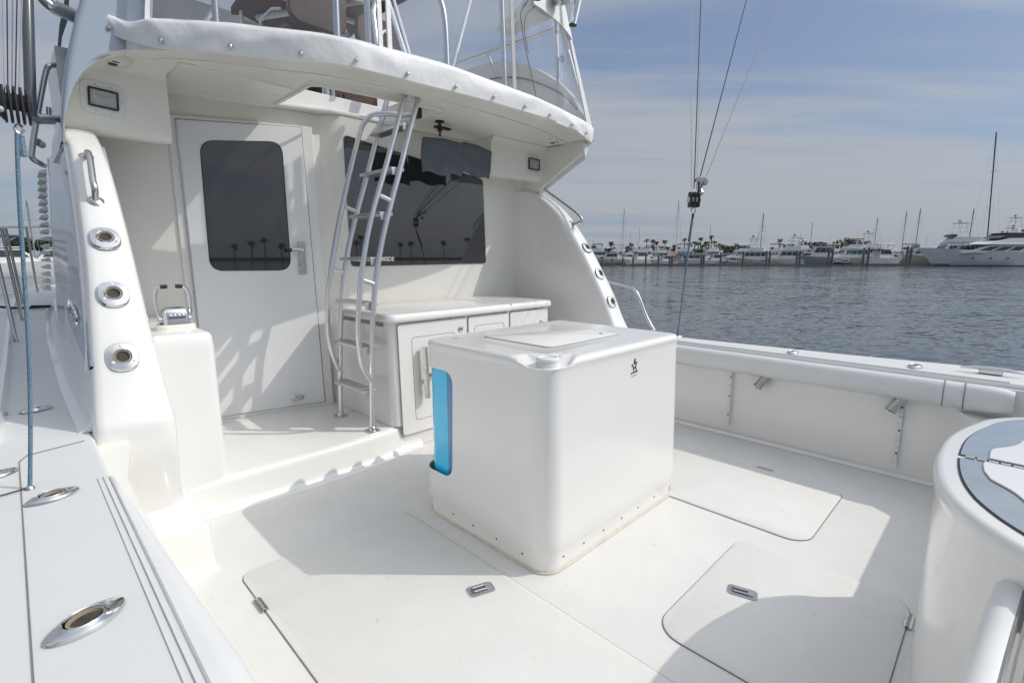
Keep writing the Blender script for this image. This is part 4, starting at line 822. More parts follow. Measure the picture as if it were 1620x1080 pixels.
# cloth-covered displays hanging from a bracket by the window
def cloth_bag(name, label, cx_, y, cz, w_, h_, seed, grp=None):
    t_ = thing(name, label, 'cloth cover', (cx_, y, cz), 0, grp); rg_ = random.Random(seed); rings = []; n = 14
    ph = [rg_.uniform(0, 6) for _ in range(4)]
    for side in (0, 1):
        pass
    V = []; F = []
    def P(i, j, s):
        u = -w_/2+w_*i/n; v = h_/2-h_*j/n
        e = max(0, 1-abs(2*i/n-1)**4)*max(0, 1-(1 if j == 0 else abs(2*j/n-1)**6)*.9)
        u2 = u*(1+.03*math.sin(v*20+ph[0])); v2 = v-.012*math.sin(i*.7+ph[1])*(j/n)-.012*abs(2*i/n-1)*(1-j/n)
        d = .022*e+.006*math.sin(u*38+v*9+ph[2])*e+.004*math.sin(v*50+ph[3]+u*20)*e
        return (u2, -s*(d+.004)+.03*(j/n), v2)
    for s in (1, -1):
        b0 = len(V)
        for j in range(n+1):
            for i in range(n+1): V.append(P(i, j, s))
        for j in range(n):
            for i in range(n): a = b0+j*(n+1)+i; F.append((a, a+1, a+n+2, a+n+1))
    mb = MB(); mb.add(V, F); o = mb.obj('cover', 'grey_cloth', t_, smooth=80)
    return t_
ta = cloth_bag('cloth_cover', 'left grey cloth cover of the pair hanging under the overhang in front of the window', 2.44, 3.17, 2.045, .37, .255, 3, 'grey cloth covers under the overhang')
tb_ = cloth_bag('cloth_cover', 'right grey cloth cover of the pair, nearer the square floodlight', 2.80, 3.20, 2.065, .37, .235, 9, 'grey cloth covers under the overhang')
tb_.rotation_euler = (0, R(3), R(8)); ta.rotation_euler = (0, R(-1), R(-4))
bk = thing('swivel_bracket', 'small black swivel bracket on the ceiling above the left grey cloth cover', 'bracket', (2.43, 3.2, 2.30))
MB().lathe([(.035, 0), (.035, -.008), (.012, -.012), (.012, -.04), (.02, -.045), (.02, -.07), (.008, -.075), (.008, -.11)], n=14).obj('post', 'black_plastic', bk)
MB().box(-.04, .10, -.015, .03, -.05, -.035).obj('arm', 'black_plastic', bk, bevel=.004)
# ================================================================ FLYBRIDGE ENCLOSURE
enc = thing('canvas_enclosure', 'white canvas skirt with snaps and clear vinyl curtains wrapped round the flybridge edge', 'canvas enclosure', (2.0, 2.6, 2.4))
eo = Vector(enc.location)
def eob(mb, *a, **k): mb.v = [tuple(Vector(v)-eo) for v in mb.v]; return mb.obj(*a, **k)
SX = [.44, .47, .54, .64, .773, 1.016, 1.387, 1.6, 2.0, 2.51, 2.99, 3.4, 3.74, 3.86, 3.875, 3.87]
SY = [3.60, 3.30, 3.20, 3.10, 3.00, 2.855, 2.655, 2.625, 2.59, 2.565, 2.585, 2.66, 2.775, 2.90, 3.15, 3.9]
SB = [2.30, 2.36, 2.335, 2.302, 2.296, 2.296, 2.296, 2.296, 2.296, 2.296, 2.294, 2.290, 2.285, 2.29, 2.30, 2.33]
ST = [2.60, 2.50, 2.43, 2.44, 2.445, 2.45, 2.445, 2.45, 2.455, 2.435, 2.42, 2.42, 2.43, 2.45, 2.47, 2.50]
sp_ = bez([(SX[i], SY[i], 0) for i in range(len(SX))], 12); nS = len(sp_)
sbt = bez([(SB[i], ST[i], 0) for i in range(len(SX))], 12)
rg = random.Random(5); folds = [(rg.uniform(0, 1), rg.uniform(-.25, .25), rg.uniform(.003, .008), rg.uniform(.35, .85)) for _ in range(46)]
rings = []
for i, p in enumerate(sp_):
    a = sp_[max(i-1, 0)]; b_ = sp_[min(i+1, nS-1)]; tg = (b_-a).normalized(); nr = Vector((tg.y, -tg.x, 0)); s = i/(nS-1)
    zb_, zt = sbt[i].x, sbt[i].y; ring = []
    nv = 12
    for j in range(nv+1):
        t = j/nv; wv_ = 0
        for c0, sl, am, w0 in folds:
            d_ = (s-c0-sl*(t-.5)*.25)*60; k = math.exp(-d_*d_*1.2)*math.exp(-((t-w0)/.33)**2); wv_ += am*k
        wv_ += .002*math.sin(s*55+t*4)*t+.001*math.sin(s*120-t*7)*(1-t)
        bulge = .010+.008*math.sin(t*math.pi)+wv_-(.03*max(0, t-.86)/.14)
        ring.append(tuple(p+nr*bulge+Vector((0, 0, zb_+(zt-zb_)*t+.0015*math.sin(s*70)*(1-t)))))
    inner = [tuple(Vector(q)-nr*.03) for q in (ring[-1], ring[0])]
    rings.append(ring+inner)
skirt = eob(MB().loft(rings), 'canvas_skirt', 'canvas', enc, smooth=75)
# snaps along the lower hem
acc = 0; last = None; nxt = .30
for i in range(1, nS):
    acc += (sp_[i]-sp_[i-1]).length
    if acc >= nxt and sp_[i].x > .5:
        nxt += .30; p = sp_[i]; a = sp_[i-1]; tg = (p-a).normalized(); nr = Vector((tg.y, -tg.x, 0))
        c = p+nr*.026+Vector((0, 0, sbt[i].x+.028))
        eob(MB().lathe([(.0105, -.006), (.0105, .003), (.007, .0065), (0, .0075)], c, nr, 12), 'snap', 'steel', skirt)
# clear curtains from the skirt up to the hardtop
def top_pt(p): k = interp(p.x, [.4, 1.2, 2.6, 3.9], [.16, .02, -.04, -.44]); return Vector((p.x+k, p.y+.02, 3.32))
cur = [i for i in range(0, nS, 3)]
seams = []
for a, b_ in ((.60, 1.585), (1.665, 2.555), (2.62, 3.80)):
    seg = [p for p in sp_ if a-.02 <= p.x <= b_+.02]
    rs = []
    for p in seg:
        i = sp_.index(p); zb_ = sbt[i].y-.02; q = top_pt(p); o_ = Vector((p.x, p.y, zb_)); w_ = .012*math.sin(p.x*9)
        rs.append([tuple(o_.lerp(q, t)+Vector((0, w_*math.sin(t*3.1), 0))) for t in (0, .25, .5, .75, 1)])
    rs2 = [r+[tuple(Vector(v)+Vector((0, .0015, 0))) for v in reversed(r)] for r in rs]
    eob(MB().loft(rs2), 'clear_curtain', 'clear_vinyl', enc, smooth=80)
def edge_at(x):
    j = min(range(nS), key=lambda i: abs(sp_[i].x-x)+(0 if sp_[i].y < 3.3 else 9)); p = sp_[j]; return Vector((p.x, p.y, sbt[j].y-.03)), top_pt(p)
for x, w_ in ((.62, .03), (1.60, .026), (1.65, .026), (2.575, .024), (2.61, .026), (3.66, .03), (3.80, .035)):
    a, b_ = edge_at(x); d_ = (b_-a)
    o_ = MB(); hw = Vector((w_/2, 0, 0)); n_ = Vector((0, .006, 0))
    o_.loft([[tuple(q-hw-n_), tuple(q+hw-n_), tuple(q+hw+n_), tuple(q-hw+n_)] for q in (a, a.lerp(b_, .5), b_)]); eob(o_, 'zipper_strip', 'canvas', enc)
# valance below the hardtop with rod launchers
vr = []
for p in sp_:
    if 2.85 <= p.x <= 3.86 and p.y < 3.2:
        q = top_pt(p); d_ = 3.32-2.44; lo_ = Vector((p.x, p.y, 2.44)).lerp(q, (3.02-2.44)/d_)
        vr.append([tuple(lo_), tuple(lo_+Vector((0, -.012, 0))), tuple(q+Vector((0, -.012, 0))), tuple(q)])
eob(MB().loft(vr), 'valance', 'canvas', enc, smooth=70)
ht = thing('hardtop', 'white moulded hardtop edge with chrome rod launchers above the right corner of the flybridge', 'hardtop', (3.2, 2.9, 3.32))
ho = Vector(ht.location)
def hob(mb, *a, **k): mb.v = [tuple(Vector(v)-ho) for v in mb.v]; return mb.obj(*a, **k)
hob(MB().loft([[(x, y, z) for x, y in [(2.95, 2.60), (3.25, 2.66), (3.48, 2.80), (3.56, 3.1), (3.56, 3.6), (3.4, 3.6), (3.2, 2.95)]] for z in (3.30, 3.36)]), 'top_shell', 'gelcoat', ht, bevel=.015)
for (x, y, z, tl) in ((3.27, 2.62, 3.07, .10), (2.80, 2.56, 3.08, .02)):
    o1 = hob(MB().tube([(x-.03, y-.03, z-.05), (x+tl*.5, y-.06, z+.30)], .028, 16, cap=False), 'rod_launcher', 'chrome', ht)
    hob(MB().lathe([(.030, 0), (.030, .008), (.024, .008)], (x-.03, y-.03, z-.055), (0, -.1, 1), 16), 'end_ring', 'black_plastic', o1)
hob(MB().lathe([(.06, 0), (.062, .05), (.05, .08), (.02, .09), (0, .09)], (3.06, 2.60, 3.16), (0, -1, -.3), 20), 'spotlight', 'chrome', ht)
# tubular frames behind the curtains
frm = thing('tube_rack', 'polished aluminium tube frame and rails standing behind the clear curtains', 'tube frame', (2.2, 3.2, 2.44))
fo = Vector(frm.location)
def tb2(pts, r_, nm='tube', m_='aluminium', sm=True):
    mb = MB(); mb.tube([tuple(Vector(p)-fo) for p in (bez(pts, 6) if sm else pts)], r_, 12); return mb.obj(nm, m_, frm)
def pz(px_, py_, y):   # survey helper: bearing px_,py_ taken from the cockpit corner, at fore-aft station y
    fw = Vector((math.sin(R(45))*math.cos(PITCH), math.cos(R(45))*math.cos(PITCH), -math.sin(PITCH))); rt = Vector((math.cos(R(45)), -math.sin(R(45)), 0)); up = rt.cross(fw)
    d = fw+rt*((px_-810)/789)-up*((py_-540)/789); return Vector((0, 0, 1.3))+d*(y/d.y)
POST = [((.885, 2.99, 2.38), (.90, 2.99, 3.0)), ((1.39, 2.71, 2.42), (1.405, 2.72, 3.0)), ((1.565, 2.69, 2.42), (1.57, 2.70, 3.0)), ((2.56, 2.63, 2.42), (2.55, 2.66, 3.25)), ((2.09, 2.66, 2.40), (2.09, 2.68, 2.75), (2.05, 2.72, 2.95), (2.0, 2.78, 3.3))]
for p in POST: tb2(p, .017, 'upright', sm=len(p) > 2)
tb2([(.93, 3.05, 2.83), (1.4, 2.80, 2.72), (1.57, 2.72, 2.69)], .014, 'top_rail')
tb2([(.91, 3.0, 2.56), (.93, 3.3, 2.57)], .012, 'top_rail', sm=False)
tb2([pz(598, 85, 3.4), pz(590, 20, 3.5), pz(606, -40, 3.6)], .020, 'leg', sm=False)
tb2([pz(648, 110, 3.3), pz(603, -30, 3.7)], .022, 'leg', sm=False); tb2([pz(655, 112, 3.3), pz(614, -30, 3.7)], .014, 'leg', sm=False)
tb2([pz(716, 110, 3.0), pz(748, -15, 3.6)], .018, 'leg', sm=False)
tb2([pz(598, 78, 3.0), pz(604, 55, 3.05), pz(612, 50, 3.1), pz(618, 72, 3.2)], .009, 'handle')
tb2([(3.6, 4.6, 3.30), (3.6, 3.06, 3.24)], .019, 'side_rail', sm=False)
tb2([(3.6, 3.06, 3.24), (3.62, 3.02, 2.45)], .018, 'leg', sm=False); tb2([(3.6, 3.00, 3.24), (3.78, 2.86, 2.5)], .018, 'leg', sm=False)
tb2([(3.6, 3.95, 3.28), (3.6, 3.80, 3.02)], .011, 'leg', sm=False)
tb2([(3.6, 3.06, 3.24), (3.6, 3.0, 3.7)], .018, 'leg', sm=False)
# arched side coaming of the flybridge, starboard
ar_ = bez([(0, 4.9, 3.12), (0, 4.5, 3.19), (0, 4.05, 3.19), (0, 3.7, 3.14), (0, 3.40, 3.03), (0, 3.1, 2.85), (0, 2.9, 2.68), (0, 2.76, 2.48)], 5)
MB().loft([[(3.62, p.y, 2.40), (3.60, p.y, p.z-.03), (3.605, p.y, p.z), (3.66, p.y, p.z), (3.68, p.y, p.z-.03), (3.74, p.y, 2.40)] for p in ar_]).obj('side_coaming', 'gelcoat_satin', boat, smooth=60)
MB().tube([(3.592, p.y, 2.40+(p.z-2.40)*.80) for p in ar_[3:-2]], .006, 6).obj('piping', 'pole_grey', boat)
# coiled blue line hanging on a leg, hanging cord and a small lanyard
bl = thing('coiled_line', 'small coil of blue line tied to an upright inside the right corner of the flybridge', 'rope', (3.60, 3.03, 2.98))
MB().tube([(.02+.022*math.cos(a), -.02, .022*math.sin(a)+a*.001) for a in [R(30*i) for i in range(38)]], .008, 6).obj('coil', 'rope_blue', bl)
MB().tube([(-.02, -.02, .0), (-.025, -.02, -.06), (-.02, -.02, -.16)], .006, 6).obj('tail', 'rope_blue', bl)
hc = thing('hanging_cable', 'thin dark cable looping down inside the clear curtain below the rod launchers', 'cable', (0, 0, 0))
MB().tube(bez([pz(836, 0, 2.75), pz(824, 20, 2.75), pz(826, 45, 2.76), pz(832, 80, 2.78), pz(842, 125, 2.8), pz(848, 152, 2.85)], 6), .0035, 5).obj('loop', 'rope_black', hc)
MB().tube(bez([pz(846, 10, 2.75), pz(832, 26, 2.75), pz(830, 50, 2.77), pz(836, 85, 2.79)], 6), .003, 5).obj('loop', 'rope_black', hc)
# brown canvas top over the helm, on white tubes
bt_ = thing('helm_canopy', 'brown canvas helm canopy on white tubes high inside the flybridge enclosure', 'canopy', (2.6, 5.0, 3.6)); bo_ = Vector(bt_.location)
def tb3(mb, *a, **k): mb.v = [tuple(Vector(v)-bo_) for v in mb.v]; return mb.obj(*a, **k)
tb3(MB().loft([[(x, 4.2, 3.62), (x, 4.9, 3.66), (x, 5.55, 3.60), (x, 5.6, 3.60-.05*abs(math.sin((x-1.9)*5.2))), (x, 5.6, 3.64), (x, 4.9, 3.70), (x, 4.2, 3.66)] for x in [1.8+.05*i for i in range(23)]]), 'canopy_cloth', 'brown_canvas', bt_, smooth=60)
for a_, b_ in (((1.9, 4.3, 3.6), (2.7, 5.5, 3.58)), ((2.7, 4.3, 3.6), (2.0, 5.5, 3.58)), ((2.3, 4.3, 3.6), (2.85, 5.5, 3.58)), ((1.85, 5.0, 3.62), (2.88, 5.0, 3.62))): tb3(MB().tube([a_, b_], .03, 8), 'canopy_tube', 'gelcoat_satin', bt_)
for x in (1.86, 2.84): tb3(MB().tube([(x, 5.5, 3.6), (x, 5.6, 2.4)], .02, 8), 'canopy_leg', 'aluminium', bt_)
# helm furniture seen through the curtains
hcn = thing('helm_console', 'white helm console with a dark windscreen low inside the flybridge', 'console', (1.9, 5.6, 2.36))
MB().hexa([(-1.0, 0, 0), (1.4, 0, 0), (1.4, .8, 0), (-1.0, .8, 0), (-1.0, .15, .85), (1.4, .15, .85), (1.4, .8, .85), (-1.0, .8, .85)]).obj('console_body', 'gelcoat', hcn, bevel=.03)
MB().hexa([(-.95, .25, .85), (1.35, .25, .85), (1.35, .28, .85), (-.95, .28, .85), (-.85, .5, 1.45), (1.25, .5, 1.45), (1.25, .53, 1.45), (-.85, .53, 1.45)]).obj('windscreen', 'dark_glass', hcn)
MB().box(-.9, .1, -.02, .06, .35, .75).obj('instrument_panel', 'hull_blue', hcn, bevel=.01)
for q, (x, y) in enumerate(((2.02, 4.55), (2.62, 4.60))):
    ch = thing('helm_chair', 'brown helm chair on a chrome pedestal, the '+('left' if q == 0 else 'right')+' one of the pair on the flybridge', 'chair', (x, y, 2.40), 0, 'helm chairs on the flybridge')
    MB().lathe([(.16, 0), (.16, .02), (.06, .04), (.055, .50), (.11, .56), (.11, .60)], n=20).obj('pedestal', 'chrome', ch)
    st = MB().loft([[(a, b, z) for a, b in rrect(-.25, .25, -.24, .26, .09, 6, ins=q2)] for z, q2 in ((.60, .02), (.63, 0), (.70, 0), (.74, .03))]).obj('seat', 'brown_wood', ch, smooth=60)
    for k in (-1, 1): MB().tube([(k*.2, -.2, .598), (-k*.2, .2, .598)], .018, 8).obj('seat_rib', 'hull_cream', st)
    MB().loft([[(a, -.26-.05*(h-.7), h) for a, h in rrect(-.24, .24, .72, .98, .10, 6)], [(a, -.32-.05*(h-.7), h) for a, h in rrect(-.24, .24, .72, .98, .10, 6)]]).obj('backrest', 'brown_wood', ch, smooth=60, bevel=.01)
    for k in (-1, 1): MB().tube([(k*.27, -.25, .80), (k*.28, -.1, .84), (k*.28, .16, .84), (k*.27, .2, .76), (k*.25, .18, .66)], .016, 8).obj('armrest', 'chrome', ch)
box_ = thing('seat_locker', 'white flybridge locker with a grey padded front seen up through the ladder opening', 'locker', (2.75, 4.6, 2.36))
MB().box(-.55, .75, -.32, -.0, 0, .42).obj('locker_body', 'gelcoat', box_, bevel=.03)
MB().box(-.50, .72, -.335, -.318, .05, .38).obj('padded_front', 'upholstery', box_, bevel=.005)
pp_ = thing('rod_pedestal', 'short polished chrome post with a black hook, seen through the ladder opening', 'post', (1.86, 3.86, 2.40))
MB().tube([(0, 0, -.04), (0, 0, .5)], .035, 20).obj('post', 'chrome', pp_); MB().tube([(.065, .02, -.04), (.065, .02, .5)], .022, 16).obj('post', 'chrome', pp_)
MB().tube(bez([(.10, 0, .12), (.10, 0, .07), (.125, 0, .045), (.15, 0, .07), (.15, 0, .14)], 6), .009, 8).obj('hook', 'black_plastic', pp_)
MB().box(-.5, .5, 0.1, .14, .09, .5).obj('backing_board', 'brown_wood', pp_)

# ================================================================ PORT OUTRIGGER AND RIGGING
og = thing('outrigger', 'dark grey outrigger pole on chrome brackets at the outer left side of the flybridge', 'outrigger', (.30, 3.4, 1.9))
go = Vector(og.location)
def gb(pts, r_, nm, m_, par=None, rr=None, sm=False):
    mb = MB(); mb.tube([tuple(Vector(p)-go) for p in (bez(pts, 6) if sm else pts)], r_, 14, rr=rr); return mb.obj(nm, m_, par or og)
gb([pz(49, 182, 3.4), pz(43, -10, 3.4), pz(-10, -600, 5.0)], .022, 'pole', 'pole_grey')
a1 = gb([pz(46, 181, 3.4), pz(56, 188, 3.42), pz(75, 188, 3.44), (.285, 3.46, 1.975)], .017, 'bracket', 'steel')
gb([pz(60, 188, 3.43), pz(84, 189, 3.45)], .024, 'sleeve', 'steel', a1); gb([pz(77, 170, 3.44), pz(77, 196, 3.44)], .010, 'pin', 'steel', a1)
a2 = gb([pz(64, -6, 3.4), pz(78, 8, 3.4), pz(100, 20, 3.42), pz(122, 30, 3.45), pz(135, 34, 3.5)], .024, 'bracket', 'steel', sm=True)
gb([pz(84, 11, 3.41), pz(120, 27, 3.44)], .032, 'sleeve', 'steel', a2); gb([pz(70, -14, 3.4), pz(96, 14, 3.4)], .012, 'pin', 'steel', a2)
hrp = thing('grab_rail', 'long bent steel handrail on the outer left side of the flybridge behind the blue rope', 'grab rail', (.25, 3.4, 2.0))
go2 = Vector(hrp.location)
def hb(pts, r_, nm, m_='steel', sm=True):
    mb = MB(); mb.tube([tuple(Vector(p)-go2) for p in (bez(pts, 6) if sm else pts)], r_, 12); return mb.obj(nm, m_, hrp)
hb([pz(108, 104, 3.55), pz(98, 103, 3.50), pz(80, 104, 3.44), pz(73, 112, 3.44), pz(65, 150, 3.44), pz(56, 200, 3.44), pz(51, 235, 3.44), pz(51, 250, 3.44), pz(64, 259, 3.46), pz(70, 262, 3.6)], .0125, 'tube')
hb([pz(98, 96, 3.5), pz(104, 112, 3.52)], .022, 'flange', sm=False); hb([pz(60, 225, 3.46), pz(66, 229, 3.5)], .018, 'flange', sm=False)
fin = thing('flat_blade_aerial', 'narrow grey blade rising beside the chrome brackets on the left side', 'aerial', (.4, 4.2, 2.0))
mb = MB(); q1 = [pz(x, y, 4.3) for x, y in ((82, 178), (88, 178), (98, 60), (108, 30), (110, -10), (104, -10), (94, 40), (88, 110))]
mb.loft([[tuple(p-Vector(fin.location)) for p in q1], [tuple(p+Vector((.0, .02, 0))-Vector(fin.location)) for p in q1]]); mb.obj('blade', 'pole_grey', fin)
# halyards through a dark block, down to a blue line on the covering board
blk = pz(22, 168, 2.0)
pb = thing('pulley_block', 'black multi-sheave pulley block hanging above the blue line at the left edge', 'pulley block', blk)
K = MB()
for q in (-.022, -.010, .002, .014, .026): K.loft([[(q*1.0, u, h) for u, h in rrect(-.030, .030, -.045, .050, .02, 5)], [(q+.006, u, h) for u, h in rrect(-.030, .030, -.045, .050, .02, 5)]])
K.loft([[(-.055, u, h) for u, h in rrect(-.02, .03, .0, .055, .018, 5)], [(-.022, u, h) for u, h in rrect(-.03, .03, -.04, .055, .018, 5)]])
ko = K.obj('cheeks', 'black_plastic', pb, bevel=.002)
MB().tube([(-.03, 0, .01), (.036, 0, .01)], .022, 16).obj('sheave', 'black_plastic', pb)
MB().tube(bez([(.004, 0, -.045), (.012, 0, -.058), (.004, 0, -.072), (-.006, 0, -.060), (.002, 0, -.047)], 6), .0035, 8).obj('shackle', 'steel', pb)
MB().lathe([(.008, 0), (.009, .006), (0, .008)], (-.03, -.03, -.02), (0, -1, 0), 10).obj('rivet', 'steel', pb)
for (x, m_, nm, lab) in ((4, 'rope_white', 'halyard', 'faint white halyard, leftmost of the lines above the black block'), (11, 'rope_navy', 'halyard', 'left navy halyard above the black block'),
                         (20, 'rope_red', 'halyard', 'reddish halyard between the two navy lines above the black block'), (27, 'rope_navy', 'halyard', 'right navy halyard above the black block'),
                         (35, 'rope_white', 'halyard', 'pale halyard running close beside the dark outrigger pole')):
    p0 = Vector((blk.x+(x-20)*.0009, blk.y, blk.z+.03)); h = thing(nm, lab, 'line', p0); p1 = pz(x, -6, 2.0); p2 = p1+(p1-p0)*1.2
    MB().tube([(0, 0, 0), tuple(p1-p0), tuple(p2-p0)], .0014, 6).obj('rope', m_, h)
rb_ = Vector((-.031, 1.93, .642)); bt = blk+Vector((.003, 0, -.072))
rl = thing('blue_line', 'blue flecked rope from the black block down to the left covering board', 'rope', rb_)
npt = 24; pts = []
for i in range(npt+1):
    t = i/npt; p = rb_.lerp(bt, t)+Vector((.006*math.sin(t*5), .004*math.sin(t*4+1), 0)); pts.append(tuple(p-rb_))
MB().tube(pts, .0052, 9).obj('rope', 'rope_blue', rl, smooth=80)
MB().tube([tuple(bt-rb_+Vector((0, 0, -.06))), tuple(bt-rb_+Vector((0, 0, -.005)))], .009, 9).obj('splice', 'rope_blue', rl)
MB().lathe([(.012, 0), (.010, .006), (.005, .010)], (0, 0, -.001), n=12).obj('pad_eye', 'steel', rl)
MB().tube([(0, 0, .004), (-.05, -.01, .003), (-.14, -.018, .002)], .002, 6).obj('whipping_end', 'rope_black', rl)
ml = thing('mooring_line', 'short black mooring line lying across the left side deck', 'rope', (.12, 7.0, sheer(7.0)+.01))
MB().tube(bez([(-.25, -.3, .06), (-.1, -.1, .02), (-.02, -.05, .012), (.12, .0, .012), (.16, .04, .012), (.12, .07, .012), (.0, .0, .024)], 6), .011, 8).obj('rope', 'rope_black', ml)
# bow rail on the port side deck
brl = thing('bow_rail', 'polished rail with raked stanchions along the far end of the left side deck', 'bow rail', (.05, 7.0, .8))
bo = Vector(brl.location)
def bb(pts, r_, nm): mb = MB(); mb.tube([tuple(Vector(p)-bo) for p in pts], r_, 10); return mb.obj(nm, 'steel', brl)
bb([(-.10, 4.6, 1.47), (-.02, 6.0, 1.53), (.05, 8.0, 1.62), (.42, 9.6, 1.70), (1.1, 10.9, 1.75)], .0135, 'top_rail')
for (x0, y0, x1, y1) in ((-.02, 5.0, -.06, 5.2), (.035, 6.2, -.0, 6.05), (.07, 7.6, .03, 7.4), (.235, 8.9, .22, 8.75), (.75, 10.2, .7, 10.1)):
    bb([(x0, y0, sheer(y0)), (x1, y1, interp(y1, [4.6, 6, 8, 9.6, 10.9], [1.47, 1.53, 1.62, 1.70, 1.75]))], .0125, 'stanchion')
# ================================================================ STARBOARD HALYARD TACKLE
tk0 = pz(1098, 316, 1.75)
tk = thing('pulley_block', 'dark pulley block hanging in mid air over the far gunwale against the sky', 'pulley block', tk0)
for q in (-.028, 0, .028):
    MB().loft([[tuple(Vector((.707*(q+e), -.707*(q+e), 0))+Vector((.4*u, .4*u, h))) for u, h in rrect(-.05, .05, -.055, .055, .02, 5)] for e in (-.010, .010)]).obj('cheek', 'black_plastic', tk, bevel=.003)
MB().tube([(.707*s, -.707*s, .0) for s in (-.045, .045)], .026, 14).obj('sheave', 'steel', tk)
MB().tube(bez([(0, 0, -.05), (.012, -.012, -.075), (0, 0, -.098), (-.012, .012, -.075), (0, 0, -.052)], 6), .005, 8).obj('shackle', 'steel', tk)
rr0 = Vector((3.86, 1.92, .64))
r2 = thing('blue_line', 'thin blue line slanting from the hanging block down to the far gunwale', 'rope', rr0)
MB().tube([(0, 0, 0), tuple((tk0+Vector((0, 0, -.1)))-rr0)], .006, 7).obj('rope', 'rope_blue', r2)
MB().tube([tuple((tk0-rr0)*.72), tuple((tk0+Vector((0, 0, -.1)))-rr0)], .0085, 8).obj('splice', 'rope_black', r2)
def far_line(px0, py0, px1, py1, m_, r_, lab):
    a = pz(px0, py0, 1.75); b_ = pz(px1, py1, 2.4); h = thing('halyard', lab, 'line', a); MB().tube([(0, 0, 0), tuple((b_-a)), tuple((b_-a)*1.6)], r_, 6).obj('rope', m_, h)
far_line(1094, 300, 1093, -4, 'rope_white', .0035, 'pale line just left of the dark line straight above the hanging block')
far_line(1098, 298, 1109, -4, 'rope_black', .0042, 'dark line rising almost straight up from the hanging block')
far_line(1102, 300, 1112, -4, 'rope_white', .0026, 'very fine pale line just right of the dark line above the hanging block')
for px0, py0, px1, py1, lab, lab2 in ((1106, 286, 1182, -4, 'dark slanting line from the left small bead above the hanging block', 'small round bead block, left of the two above the hanging block'), (1114, 287, 1232, -4, 'faint slanting line from the right small bead, outermost line on the right', 'small round bead block, right of the two above the hanging block')):
    far_line(px0, py0, px1, py1, 'rope_black' if px0 < 1110 else 'rope_red', .0045 if px0 < 1110 else .003, lab)
    q0 = pz(px0, py0, 1.75); bd = thing('bead_block', lab2, 'pulley', q0, 0, 'bead blocks above the hanging block')
    MB().lathe([(.0, -.012), (.026, -.010), (.032, 0), (.026, .010), (0, .012)], (0, 0, 0), (-.7, -.7, 0), 18).obj('disc', 'steel', bd)
    MB().tube([(0, 0, 0), tuple((tk0+Vector((.02, -.02, .06)))-q0)], .008, 7).obj('strop', 'rope_black', bd)
q0 = pz(1108, 306, 1.75); bd = thing('snap_hook', 'small brass coloured snap hook beside the top of the hanging block', 'hook', q0)
MB().lathe([(0, -.02), (.018, -.01), (.024, .01), (.012, .03), (0, .034)], n=12).obj('hook_body', 'steel', bd)
# ================================================================ WATER, SHORE, MARINA
MB().add([(-3500, -3500, ZW), (3500, -3500, ZW), (3500, 3500, ZW), (-3500, 3500, ZW)], [(0, 1, 2, 3)]).obj('water', 'harbour_water', None, smooth=0)['kind'] = 'structure'
E1 = Vector((.7071, -.7071, 0)); E2 = Vector((.7071, .7071, 0))
def Q(u, d, z=0): v = E1*u+E2*d; return Vector((v.x, v.y, ZW+z))
def u_of(px, d): return (px-810)*d/800.4     # survey bearing -> metres along the quay
def h_of(py, d): return (405-py)*d/812+1.8   # height above water
# shore strips
def shore(pts, name='shore'):
    o = MB().loft([[(x, y, ZW-.5) for x, y in pts], [(x, y, ZW+1.0) for x, y in pts]]).obj(name, 'shore', None, smooth=0); o['kind'] = 'structure'; return o
a, b_, c_, d_ = Q(-10, 190), Q(330, 150), Q(600, 600), Q(-10, 600)
shore([(p.x, p.y) for p in (a, b_, c_, d_)])
shore([(-60, 150), (60, 150), (130, 260), (-120, 260)]); shore([(-60, -230), (230, -180), (230, -330), (-80, -330)])
# ---- boats
def hullmesh(L, B, fb, fs, bowrake=.12, tr_w=.85, sheerdip=.0):
    st = []; n = 12
    for i in range(n+1):
        s = i/n; x = -L/2+L*s; wd = B/2*(tr_w+(1-tr_w)*math.sin(min(s/.45, 1)*math.pi/2))*(1-max(0, (s-.45)/.55)**2.3)
        wd = max(wd, .02); zs = fs+(fb-fs)*s**1.7-sheerdip*math.sin(s*math.pi); k = 1-bowrake*max(0, (s-.4)/.6)**2
        xk = -L/2+L*s*k; ww = wd*(.86-.35*max(0, (s-.5)/.5))
        st.append([(x, wd, zs), (xk*.5+x*.5, (wd+ww)/2, zs*.5), (xk, ww, .06), (xk, ww*.8, -.25), (xk, 0, -.4), (xk, -ww*.8, -.25), (xk, -ww, .06), (xk*.5+x*.5, -(wd+ww)/2, zs*.5), (x, -wd, zs), (x, 0, zs+.04)])
    return MB().loft(st)
